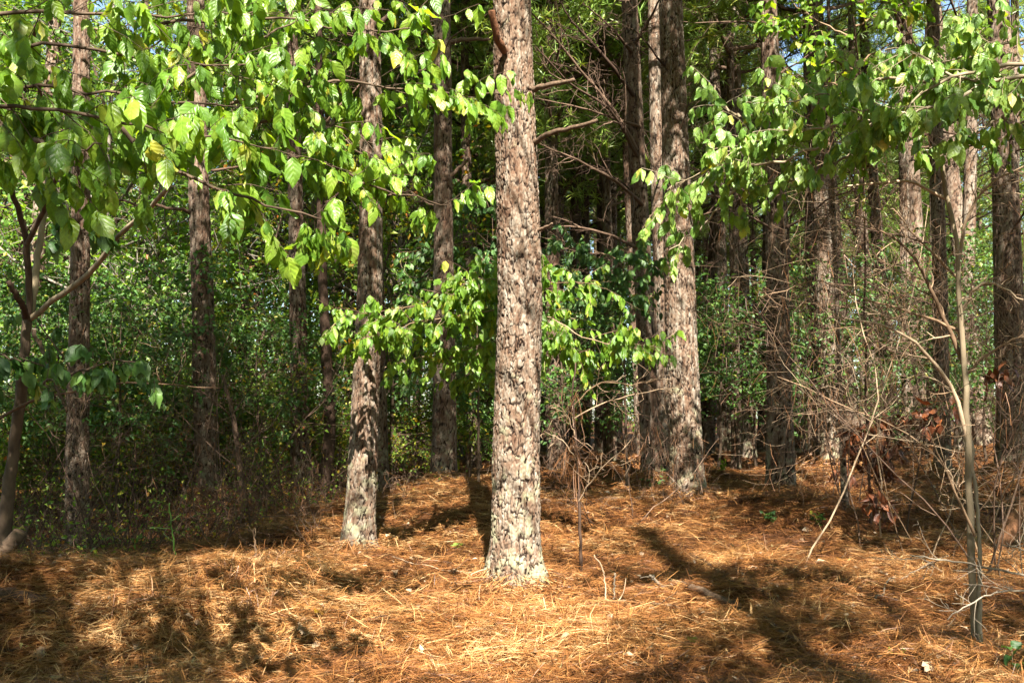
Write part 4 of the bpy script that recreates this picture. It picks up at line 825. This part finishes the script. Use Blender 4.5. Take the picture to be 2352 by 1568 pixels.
lying([(1380, 1385), (1440, 1390), (1500, 1392), (1560, 1400)], .012, .006, 'fallen_branch', 'twig', 'thin grey stick lying across the sunlit straw beside the thickest pine', 'twig', .0, 6, (3, 0))
lying([(1420, 1560), (1460, 1500), (1530, 1440)], .004, .003, 'fallen_branch', 'white_twig', 'slender pale twig curving over the front straw', 'twig')
lying([(1600, 1545), (1680, 1500), (1720, 1480)], .004, .003, 'fallen_branch', 'white_twig', 'slender pale twig near the bottom centre-right straw', 'twig')
lying([(1890, 1320), (1930, 1290), (1985, 1250)], .006, .004, 'fallen_branch', 'twig', 'short slanting stick in the shaded hollow', 'twig')
lying([(2010, 1395), (2100, 1330), (2180, 1290)], .006, .004, 'fallen_branch', 'white_twig', 'pale twig slanting up from shade toward the pale sapling', 'twig', .03)
lying([(1080, 1290), (1040, 1335), (1060, 1350)], .006, .004, 'fallen_branch', 'twig', 'forked twig by the left foot of the thickest pine', 'twig', .02, 6, (3, 0))
lying([(900, 1290), (990, 1310), (1080, 1330), (1100, 1390)], .004, .003, 'fallen_branch', 'twig', 'long curved twig in front of the lichen-speckled pine', 'twig', .02)
lying([(860, 1170), (920, 1150), (985, 1120)], .012, .006, 'fallen_branch', 'dead_wood', 'dark stick lying at the foot of the half hidden thin pine', 'twig')
lying([(1250, 1155), (1330, 1150), (1420, 1152), (1500, 1148)], .03, .02, 'fallen_branch', 'dead_wood', 'dark rotten limb lying level left of the stout pale pine', 'fallen branch')
lying([(-30, 1378), (60, 1388), (120, 1394), (175, 1404)], .05, .022, 'log', 'dead_wood', 'short rotting log half sunk in straw at the left edge', 'log', -.02, 10)
lying([(0, 1505), (70, 1500), (130, 1500)], .006, .004, 'fallen_branch', 'dead_wood', 'thin broken stick in the shaded front left straw', 'twig')
lying([(2100, 1560), (2190, 1540), (2352, 1500)], .006, .004, 'fallen_branch', 'white_twig', 'pale twig lying in front of the pale double-stemmed sapling', 'twig')

def upright(pxs, ds, r0, r1, name, m, label, cat, twigs=(0, 0), k=7):
    b = P(*pxs[0], ds[0]); o0 = b.copy(); o0[2] = g1(b[0], b[1]); g = Geo(); p = smooth_line([P(a, c, d) for (a, c), d in zip(pxs, ds)], 20, .003, rt)[None]; r = np.linspace(r0, r1, 20)[None]*(1+.25*vnoise(np.arange(20)*.6, np.full(20, rt.random()*50), 3))[None]; pc, rc = closed(p[0], r[0]); add_tubes(g, pc[None], rc[None], k)
    if twigs[0]:
        q, qr = offshoots(p, r, twigs[0], rt, .2, 1, .8, (.1, .4), .2, 0, .5); add_tubes(g, q, np.maximum(qr, .0015), 4)
        if twigs[1]:
            s_, sr = offshoots(q, qr, twigs[1], rt, .2, 1, .8, (.3, .6), .2, 0, .7); add_tubes(g, s_, np.maximum(sr, .0012), 3)
    return tag(g.obj(name, M[m], None, True, o0), label, cat)
upright([(1528, 1350), (1512, 1340), (1502, 1330), (1494, 1322)], [6.62, 6.6, 6.58, 6.55], .014, .010, 'lichen_stub', 'white_twig', 'pale lichen-crusted broken stub at the tip of the peeling limb', 'stub', (3, 0))
upright([(1275, 1500), (1270, 1470), (1278, 1448)], [5.6, 5.6, 5.6], .009, .007, 'broken_stick', 'white_twig', 'short bleached stick standing up from the sunlit front straw', 'stick')
upright([(1412, 1385), (1411, 1350), (1413, 1315)], [6.4, 6.4, 6.4], .006, .005, 'broken_stick', 'white_twig', 'thin bleached stick upright beside the thin grey lying stick', 'stick')
upright([(1388, 1390), (1390, 1340), (1383, 1300), (1365, 1275)], [6.4, 6.4, 6.4, 6.4], .005, .004, 'broken_stick', 'twig', 'bent grey twig standing where the thin grey stick begins', 'stick')
upright([(588, 1340), (588, 1290), (584, 1235), (580, 1215)], [7.1, 7.1, 7.1, 7.1], .016, .004, 'broken_stick', 'twig', 'bleached split stub standing in straw left of the lichen-speckled pine', 'stub', (3, 0))
upright([(403, 1285), (398, 1240), (393, 1200), (388, 1155)], [7.6, 7.6, 7.6, 7.6], .007, .004, 'briar_stem', 'leaf_a', 'bare bright green briar shoot standing upright in the brambles', 'briar', (6, 0))
upright([(-20, 1310), (0, 1282), (25, 1250), (46, 1222)], [6.4, 6.4, 6.4, 6.4], .055, .045, 'leaning_stub', 'log', 'sunlit broken log stub leaning against the dogwood foot', 'stub', k=10)
upright([(2260, 1320), (2300, 1255), (2330, 1195), (2360, 1150)], [7.6, 7.6, 7.7, 7.8], .05, .06, 'leaning_log', 'orange_log', 'orange peeled log leaning up past the right edge', 'log', k=10)
upright([(2440, 1345), (2352, 1320), (2250, 1300), (2150, 1283), (2090, 1275)], [4.7, 4.8, 4.9, 5.0, 5.1], .007, .003, 'white_branch', 'white_twig', 'bleached bare branch reaching across the pale double-stemmed sapling', 'dead branch', (10, 4))
upright([(2440, 1375), (2340, 1355), (2260, 1370), (2180, 1420)], [4.4, 4.5, 4.55, 4.6], .005, .003, 'white_branch', 'white_twig', 'lower bleached branch drooping in front of the pale double-stemmed sapling', 'dead branch', (8, 4))
upright([(2440, 1300), (2352, 1262), (2300, 1250)], [4.6, 4.7, 4.8], .005, .003, 'white_branch', 'white_twig', 'upper bleached branch at the right edge above the others', 'dead branch', (9, 4))

# a handful of leaves lying loose, each one its own
def loose_leaf(px, py, L, m, label, grp=None, tilt=.35):
    p = on_ground(px, py); g = Geo(); az = rt.uniform(0, 6.28); d = np.array([[math.cos(az), math.sin(az), rt.normal(0, tilt)]]); n_ = np.array([[rt.normal(0, .3), rt.normal(0, .3)-.25, 1]])
    big_leaves(g, (p+np.array([0, 0, .035]))[None], d, n_, np.array([L]), np.array([L*.6]), rt, .8); o = g.obj('fallen_leaf', M[m], None, True, p); tag(o, label, 'leaf', grp)
for px, py in [(700, 1470), (735, 1488), (310, 1510), (90, 1500), (30, 1512), (590, 1140), (1095, 1320), (1600, 1430), (2040, 1330), (2060, 1345), (1960, 1405), (2080, 1555), (2140, 1540), (1310, 1475), (880, 1500), (930, 1540), (640, 1380), (1215, 1480), (1890, 1560), (470, 1560), (1760, 1250), (1500, 1500), (230, 1540), (1000, 1420)]:
    loose_leaf(px, py, rt.uniform(.06, .11), 'dry_leaf', 'dry tan leaf lying loose on the brown pine straw', 'dry tan leaves scattered on the straw')
loose_leaf(552, 1215, .12, 'orange_leaf', 'bright orange curled leaf over the brush beside the bleached split stub')
loose_leaf(1818, 1362, .08, 'orange_leaf', 'yellow leaf lying at the end of the straight bleached twig')
loose_leaf(1925, 1294, .07, 'orange_leaf', 'yellow leaf on dappled straw beyond the straight bleached twig')
loose_leaf(735, 1415, .11, 'orange_leaf', 'rusty orange leaf in half shade left of the sunlit straw')
loose_leaf(455, 1545, .12, 'orange_leaf', 'rusty leaf at the bottom left front of the bank')
loose_leaf(1605, 1490, .09, 'dogwood_pale', 'fallen green leaf on the sunlit front straw')

# seedlings
def seedling(px, py, h, n, leaf, label, m='shade_leaf'):
    h *= .75; n = max(2, n-1); leaf *= .68; p = on_ground(px, py)-np.array([0, 0, .03]); t = empty('seedling', p, label, 'seedling'); g = Geo(); gl = Geo()
    az = rt.uniform(0, 6.28, n); st = grow(np.repeat(p[None], n, 0), np.stack([np.cos(az)*.6, np.sin(az)*.6, 1+0*az], 1), h*rt.uniform(.6, 1.1, n), rt, .12, 0, 6); add_tubes(g, st, rad_line(n, 6, .0025, .5), 4)
    nd = np.repeat(st[:, 2:].reshape(-1, 3), 2, 0); N = len(nd); dr = rt.normal(0, .8, (N, 3)); dr[:, 2] -= .15; nr = rt.normal(0, .4, (N, 3))+np.array([0, -.3, 1]); big_leaves(gl, nd, dr, nr, leaf*rt.uniform(.6, 1.1, N), leaf*.65*rt.uniform(.6, 1.1, N), rt, .3)
    add_part(t, g, 'stem', M['twig']); gl.obj('leaves', M[m], t, True, np.array(t.location))
seedling(1775, 1195, .16, 5, .09, 'low green seedling in shade at the foot of the thick shaded pine')
seedling(1880, 1205, .18, 5, .09, 'low green seedling in shade between the thick shaded pine and the pole-thin pine')
seedling(1655, 1085, .35, 5, .09, 'green seedling just right of the stout pale pine base', 'dogwood')
seedling(2060, 1505, .10, 3, .05, 'tiny green seedling in the sunlit front straw', 'leaf_a')
seedling(1510, 1120, .45, 5, .12, 'dark leafy seedling against the leaning dark pine base')
seedling(2336, 1560, .25, 4, .11, 'dark-leaved seedling in the lower right corner')
seedling(1060, 1255, .12, 2, .10, 'single grey-green seedling near the left foot of the thickest pine', 'dogwood_pale')
seedling(215, 1290, .25, 5, .09, 'small green seedling at the foot of the slim pine')
seedling(940, 1550, .06, 2, .05, 'tiny seedling at the bottom of the sunlit straw', 'leaf_a')

# ------------------------------------------------------------------ pine straw: loose needles over the whole floor
rn = np.random.default_rng(88)
def straw(n3, d0, d1, wd, lift, Lm=.16, tilt=.16):
    """n3 bundles of three needles; more of them per square metre close to the camera"""
    u = rn.random(n3); d = 1/(1/d0+u*(1/d1-1/d0)); x = rn.uniform(-.58, .58, n3)*d+rn.normal(0, .15, n3)
    # drifts: a slowly turning common direction with scatter
    th = 5*fbm(x*.7+9, d*.7, 5, 2)+fbm(x*3, d*3, 8)*3+rn.normal(0, .85, n3)
    th = np.where(rn.random(n3) < .3, rn.uniform(0, 6.28, n3), th)
    z = G(x, d)+rn.random(n3)**1.6*lift
    th = np.repeat(th, 3)+rn.normal(0, .07, n3*3); p = np.repeat(np.stack([x, d, z], 1), 3, 0); N = n3*3
    el = rn.normal(.02, tilt, N); L = Lm*rn.uniform(.6, 1.2, N)
    dv = np.stack([np.cos(th)*np.cos(el), np.sin(th)*np.cos(el), np.sin(el)], 1); bend = rn.normal(0, .05, N)
    sd = np.stack([-np.sin(th), np.cos(th), rn.normal(0, .5, N)], 1); sd = norm(sd)
    W = (wd*rn.uniform(.7, 1.3, N)*np.maximum(1, np.repeat(d, 3)/7.5))[:, None]*.5
    a = p-dv*L[:, None]*.5; b = p+sd*(bend*L)[:, None]+np.array([0, 0, .006]); c = p+dv*L[:, None]*.5
    ga = G(a[:, 0], a[:, 1])-.004; gc = G(c[:, 0], c[:, 1])-.004; gb = G(b[:, 0], b[:, 1])+.004
    a[:, 2] = np.maximum(a[:, 2], ga); b[:, 2] = np.maximum(b[:, 2], gb); c[:, 2] = np.maximum(c[:, 2], gc)
    V = np.stack([a-sd*W*.6, a+sd*W*.6, b+sd*W, b-sd*W, c+sd*W*.4, c-sd*W*.4], 1); i = np.arange(N)[:, None]*6
    F = np.concatenate([i+np.array([0, 1, 2, 3]), i+np.array([3, 2, 4, 5])], 0)
    A = np.zeros((N, 6, 3)); v = np.repeat(np.clip(.5+.55*fbm(x*1.3, d*1.3, 31, 3)+rn.normal(0, .27, n3), 0, 1), 3); A[:, :, 0] = v[:, None]; return V, F, A
g = Geo()
g.add(*straw(95000, 3.6, 11, .0025, .045, .17)); g.add(*straw(50000, 9, 34, .003, .04, .18)); g.add(*straw(15000, 3.7, 14, .0027, .09, .19, .33))
# ragged collars of straw heaped about the feet of the nearest trunks
for px, py, k in ((530, 1330, 90), (590, 1325, 110), (560, 1390, 90), (500, 1420, 80), (600, 1410, 80), (450, 1350, 60), (380, 1380, 60), (250, 1400, 60), (640, 1290, 60), (720, 1330, 50), (150, 1440, 60), (1280, 1420, 60), (1090, 1400, 50), (420, 1480, 70), (1850, 1150, 40), (1920, 1105, 50), (2080, 1040, 60), (700, 1250, 60)):
    c0 = on_ground(px, py); az = rn.uniform(0, 6.283, k); el = rn.uniform(.05, 1.3, k); dv = np.stack([np.cos(az)*np.cos(el), np.sin(az)*np.cos(el), np.sin(el)], 1); p0 = c0+rn.normal(0, .07, (k, 3))*np.array([1, 1, .1]); L = rn.uniform(.12, .24, k)[:, None]; sd = norm(np.cross(dv, rn.normal(0, 1, dv.shape)))*.0017
    m_ = p0+dv*L*.55; e = p0+dv*L-np.array([0, 0, .25])*L; V = np.stack([p0-sd, p0+sd, m_+sd, m_-sd, e+sd*.5, e-sd*.5], 1); ii = np.arange(k)[:, None]*6; A = np.zeros((k, 6, 3)); A[:, :, 0] = rn.random((k, 1)); g.add(V, np.concatenate([ii+np.array([0, 1, 2, 3]), ii+np.array([3, 2, 4, 5])], 0), A)
for b in BASES:
    if b[1] > 17: continue
    n = 1900; az = rn.uniform(0, 6.283, n); rr = b[2]*1.12+rn.random(n)**1.5*.35; x = b[0]+rr*np.cos(az); y = b[1]+rr*np.sin(az); th = az+math.pi+rn.normal(0, .9, n); el = np.abs(rn.normal(.15, .3, n))*np.clip(1.3-(rr-b[2])/.3, 0, 1)
    dv = np.stack([np.cos(th)*np.cos(el), np.sin(th)*np.cos(el), np.sin(el)], 1); p0 = np.stack([x, y, G(x, y)+.01+rn.random(n)*.11*np.clip(1-(rr-b[2])/.22, 0, 1)], 1)-dv*.08; L = rn.uniform(.1, .2, n)[:, None]; sd = norm(np.cross(dv, rn.normal(0, 1, dv.shape)))*.0017*max(1, b[1]/8)
    m_ = p0+dv*L*.5+np.array([0, 0, .006]); e = p0+dv*L; V = np.stack([p0-sd, p0+sd, m_+sd, m_-sd, e+sd*.5, e-sd*.5], 1); ii = np.arange(n)[:, None]*6; A = np.zeros((n, 6, 3)); A[:, :, 0] = rn.random((n, 1)); g.add(V, np.concatenate([ii+np.array([0, 1, 2, 3]), ii+np.array([3, 2, 4, 5])], 0), A)
tag(g.obj('pine_straw', M['straw'], None, False), 'loose brown pine needles carpeting the whole forest floor', kind='stuff')

g = Geo(); nb = 1500; u = rn.random(nb); d = 1/(1/4.2+u*(1/22-1/4.2)); x = rn.uniform(-.56, .56, nb)*d; pos = np.stack([x, d, G(x, d)+.03], 1); L = rn.uniform(.02, .06, nb)*np.where(rn.random(nb) < .15, 1.6, 1); dr = rn.normal(0, 1, (nb, 3)); dr[:, 2] *= .3
small_leaves(g, pos, dr, rn.normal(0, .4, (nb, 3))+np.array([0, -.2, 1]), L, L*rn.uniform(.3, .7, nb), rn)
tag(g.obj('leaf_litter', M['dry_leaf'], None, False), 'small bits of bark and dead leaf scattered through the pine straw', kind='stuff')
# brambles and dry stems of the shaded left side
g = Geo(); nb = 4600
d = rn.uniform(7.9, 16, nb); px = rn.uniform(-80, 780, nb)+np.where(rn.random(nb) < .15, 300, 0); x = (px-CXP)/FPX*d; ok = (d > 8.0+np.clip(px-200, 0, 600)*.006); x, d = x[ok], d[ok]
st = np.stack([x, d, G(x, d)-.02], 1); p = grow(st, rn.normal(0, .55, st.shape)+np.array([0, 0, 1]), rn.uniform(.2, .95, len(st)), rn, .2, -.06, 6); add_tubes(g, p, rad_line(len(st), 6, rn.uniform(.0015, .004, len(st)), .4), 3)
tag(g.obj('bramble_stems', M['dead_wood'], None, True), 'tangle of thin dry bramble stems on the shaded left floor', kind='stuff')
nd = p[:, 1:].reshape(-1, 3); nd = nd[rn.random(len(nd)) < .3]; N = len(nd); g = Geo(); L = rn.uniform(.025, .06, N)
small_leaves(g, nd, rn.normal(0, 1, (N, 3)), rn.normal(0, .6, (N, 3))+np.array([0, -.3, 1]), L, L*.65, rn)
tag(g.obj('bramble_leaves', M['leaf_b'], None, False), 'small yellow-green and orange leaves in the left brambles', kind='stuff')
# dry grassy stems and litter between the right-hand trunks
g = Geo(); nb = 1500; d = rn.uniform(9.5, 30, nb); x = rn.uniform(-.12, .56, nb)*d; st = np.stack([x, d, G(x, d)-.02], 1)
p = grow(st, rn.normal(0, .8, st.shape)+np.array([0, 0, 1]), rn.uniform(.1, .45, nb), rn, .25, -.05, 6); add_tubes(g, p, rad_line(nb, 6, .002, .5), 3)
tag(g.obj('dry_stems', M['twig'], None, True), 'scattered thin dry stems between the right-hand trunks', kind='stuff')

for x, y, h, r, lab in ((1.78, -2.2, 12.5, .15, 'bare roadside pine trunk whose shadow falls diagonally below the stout pale pine'), (2.72, -3.0, 11, .09, 'thinner bare roadside pine trunk shading a narrow stripe by the pale sapling')):
    zb = g1(x, y); pts = [np.array([x+.03*z, y, zb+z]) for z in np.linspace(-.3, h, 10)]; V, F, A = trunk_geo(pts, np.linspace(r, r*.7, 10), 48, .05, 7, 30)
    t = empty('pine_tree', (x, y, zb), lab, 'pine tree'); g = Geo(); g.add(V, F, A); add_part(t, g, 'trunk', M['dark_bark'])
    for k in range(9):
        z = rn.uniform(h*.45, h); az = rn.uniform(0, 6.28); add_part(t, dead_limb((x+.03*z, y, zb+z), (math.cos(az), math.sin(az), .3), rn.uniform(.6, 1.8), .018, rn, (6, 3)), 'dead_branch', M['dead_wood'])

# ------------------------------------------------------------------ added unseen oaks: leaf clumps set sunward of chosen spots to shade them
rs = np.random.default_rng(99)
LIT = [((1180, 1340, 6.95), (1190, 240, 6.95), .40), ((1580, 1165, 10.6), (1552, 380, 10.6), .35), ((825, 1280, 8.8), (835, 1000, 8.8), .2), ((0, 150, 3.5), (1000, 120, 4.4), .5), ((300, 330, 2.9), (800, 520, 3.2), .25), ((760, 720, 8), (1500, 790, 8), .5), ((2300, 170, 4.3), (1700, 330, 4.8), .4), ((700, 230, 4.3), (1150, 240, 4.9), .3), ((1908, 1070, 15.6), (1880, 500, 15.6), .3), ((2240, 1470, 5), (2222, 1000, 5), .38)]
LITP = np.concatenate([np.linspace(P(*a), P(*b), 14) for a, b, r in LIT]); LITR = np.repeat([r for _, _, r in LIT], 14); nd_ = np.concatenate(NODES); nd_ = nd_[nd_[:, 1] < 9.5]; LITP = np.concatenate([LITP, nd_]); LITR = np.concatenate([LITR, np.full(len(nd_), .2)])
#            cx   cy   rx   ry   amount (shade +, light -)
SHADE = [(1150, 1480, 350, 130, -.85), (1250, 1390, 150, 40, -.5), (1640, 1285, 180, 40, -.6), (1050, 1180, 110, 35, -.6), (1950, 1125, 90, 30, -.8), (1380, 1215, 150, 45, -.25), (1300, 1440, 200, 60, -.3), (1560, 1400, 160, 45, -.25), (1980, 1330, 160, 40, -.1), (500, 1290, 220, 30, -.2), (850, 1350, 160, 30, -.2),
         (300, 1490, 480, 110, .8), (640, 1420, 200, 50, .25), (980, 1270, 100, 40, .45), (1285, 1310, 55, 35, .6), (1600, 1235, 170, 40, .3), (2130, 1200, 200, 60, .6), (1850, 1440, 380, 70, .42), (2200, 1520, 180, 60, .2), (1700, 1330, 90, 25, .35), (2020, 1290, 140, 30, .3), (1790, 1170, 130, 30, .5), (1560, 1325, 120, 25, .2), (150, 1250, 200, 60, .35), (1450, 1140, 150, 30, .4), (2250, 1350, 110, 60, .3), (640, 1200, 180, 40, .2)]
def shade_at(px, py):
    v = np.full(px.shape, .46)
    for cx, cy, rx, ry, a in SHADE: v = v+a*np.exp(-((px-cx)/rx)**2-((py-cy)/ry)**2)
    return np.clip(v, 0, 1)
n = 26000; gxx = rs.uniform(-6.5, 7, n); gyy = rs.uniform(3.2, 14.5, n); gp = np.stack([gxx, gyy, G(gxx, gyy)], 1)
px, py, _ = proj(gp); patch = sstep(-.16, .14, fbm(gxx*1.05+7, gyy*.6, 44, 2)); sh_ = shade_at(px, py); keep = rs.random(n) < np.clip(sh_**1.3*(.12+1.0*patch)+np.maximum(0, sh_-.72)*2.2, 0, 1); gp = gp[keep]
# also the trunks that stand in shade
for a, b, k in [((692, 1140, 13.8), (676, 500, 13.8), 40), ((745, 1140, 13.5), (740, 600, 13.5), 30), ((300, 1250, 9), (700, 1220, 9.8), 90), ((1794, 1140, 12), (1775, 250, 12), 90), ((1018, 1100, 12.6), (1017, 0, 12.6), 60), ((470, 1150, 12.3), (455, 500, 12.3), 40), ((178, 1290, 10.8), (184, 600, 10.8), 40), ((1178, 170, 6.95), (1176, -60, 6.95), 26), ((1190, 690, 6.95), (1190, 840, 6.95), 9), ((1868, 1080, 16), (1855, 200, 16), 50), ((1490, 1100, 12.8), (1450, 0, 12.8), 60), ((1550, 330, 10.6), (1540, 0, 10.6), 25), ((2325, 1100, 12.4), (2300, 300, 12.4), 50)]:
    k = int(k*2.6); f = rs.random((k, 1)); gp = np.concatenate([gp, P(*a)*(1-f)+P(*b)*f+rs.normal(0, .13, (k, 3))])
k = 9500; vx = rs.uniform(-9, 8, k); vy = rs.uniform(11.5, 21, k); vp = np.stack([vx, vy, G(vx, vy)+rs.uniform(0, 4.5, k)*rs.random(k)], 1)
vm = sstep(-.12, .10, fbm(vx*.55+3, vy*.35+vp[:, 2]*.4, 61, 2)); vp = vp[rs.random(k) < vm*.85*np.where((np.hypot(vx-4.95, vy-15.6) < 1.2) | ((np.abs(vx-1) < 1.8) & (vy > 14)), .06, np.where(vx > 3, .36, np.where(vx < .5, np.where((vp[:, 2]-G(vx, vy) < 1.1) & (vy < 15), .55, .16), .5)))]; gp = np.concatenate([gp, vp])
tt = rs.uniform(6.5, 11, len(gp)); c = gp+S[None]*tt[:, None]
for _ in range(6):
    qx, qy, qz = proj(c); bad = (qz > 0) & (qx > -250) & (qx < 2600) & (qy > -350) & (qy < 1900); tt = np.where(bad, tt+1.5, tt); c = gp+S[None]*tt[:, None]
c = c[~bad]; rel = c[:, None]-LITP[None]; al = rel@S; dist = np.linalg.norm(rel-al[..., None]*S, axis=2); hit = ((dist < LITR[None]) & (al > 0)).any(1); c = c[~hit | (rs.random(len(c)) < .06)]
heads = np.array([(4.6, -3.2, 0), (8.2, -1.0, 0), (1.0, -5.2, 0)]); own = np.argmin(((c[:, None, :2]-heads[None, :, :2])**2).sum(2), 1)
for k, lab in enumerate(('unseen added oak behind the viewpoint, loose crown shaped to dapple the straw', 'unseen added oak beyond the right edge, crown shaped to shade the right-hand floor', 'roadside oak at the viewpoint\'s back, its crown shading the left bank')):
    cc = c[own == k]
    if len(cc) < 5: continue
    hx, hy = heads[k, :2]; hz = g1(hx, hy); t = empty('shade_oak', (hx, hy, hz), lab, 'hardwood tree')
    gw = Geo(); gl = Geo(); top = cc[:, 2].min()-.5; tr = smooth_line([(hx, hy, hz-.2), (hx+.1, hy+.1, hz+2), (hx+.1, hy+.3, top)], 14, .01, rs); add_tubes(gw, tr[None], np.linspace(.16, .10, 14)[None], 10)
    nl = max(3, len(cc)//90); seeds = cc[rs.choice(len(cc), nl, replace=False)]; lim = []
    for s0 in seeds: lim.append(smooth_line([tr[-1], (tr[-1]+s0)/2+np.array([0, 0, .5]), s0], 10, .03, rs))
    lim = np.array(lim); add_tubes(gw, lim, np.repeat(np.linspace(.02, .005, 10)[None], nl, 0), 5)
    j = np.argmin(((cc[:, None]-seeds[None])**2).sum(2), 1); tw = np.stack([(seeds[j]*(1-f)+cc*f) if False else cc+(seeds[j]-cc)*(1-f)*.35+rs.normal(0, .03, cc.shape)*(f*(1-f)*4) for f in np.linspace(0, 1, 5)], 1); add_tubes(gw, tw, rad_line(len(tw), 5, .004, .3), 3)
    pos = np.repeat(cc, 14, 0); pos = pos+rs.normal(0, .21, pos.shape); N = len(pos); L = rs.uniform(.07, .12, N); small_leaves(gl, pos, rs.normal(0, 1, (N, 3)), rs.normal(0, .6, (N, 3))+np.array([0, 0, 1]), L, L*.6, rs)
    add_part(t, gw, 'trunk', M['grey_bark']); gl.obj('crown', M['leaf_a'], t, False, np.array(t.location))
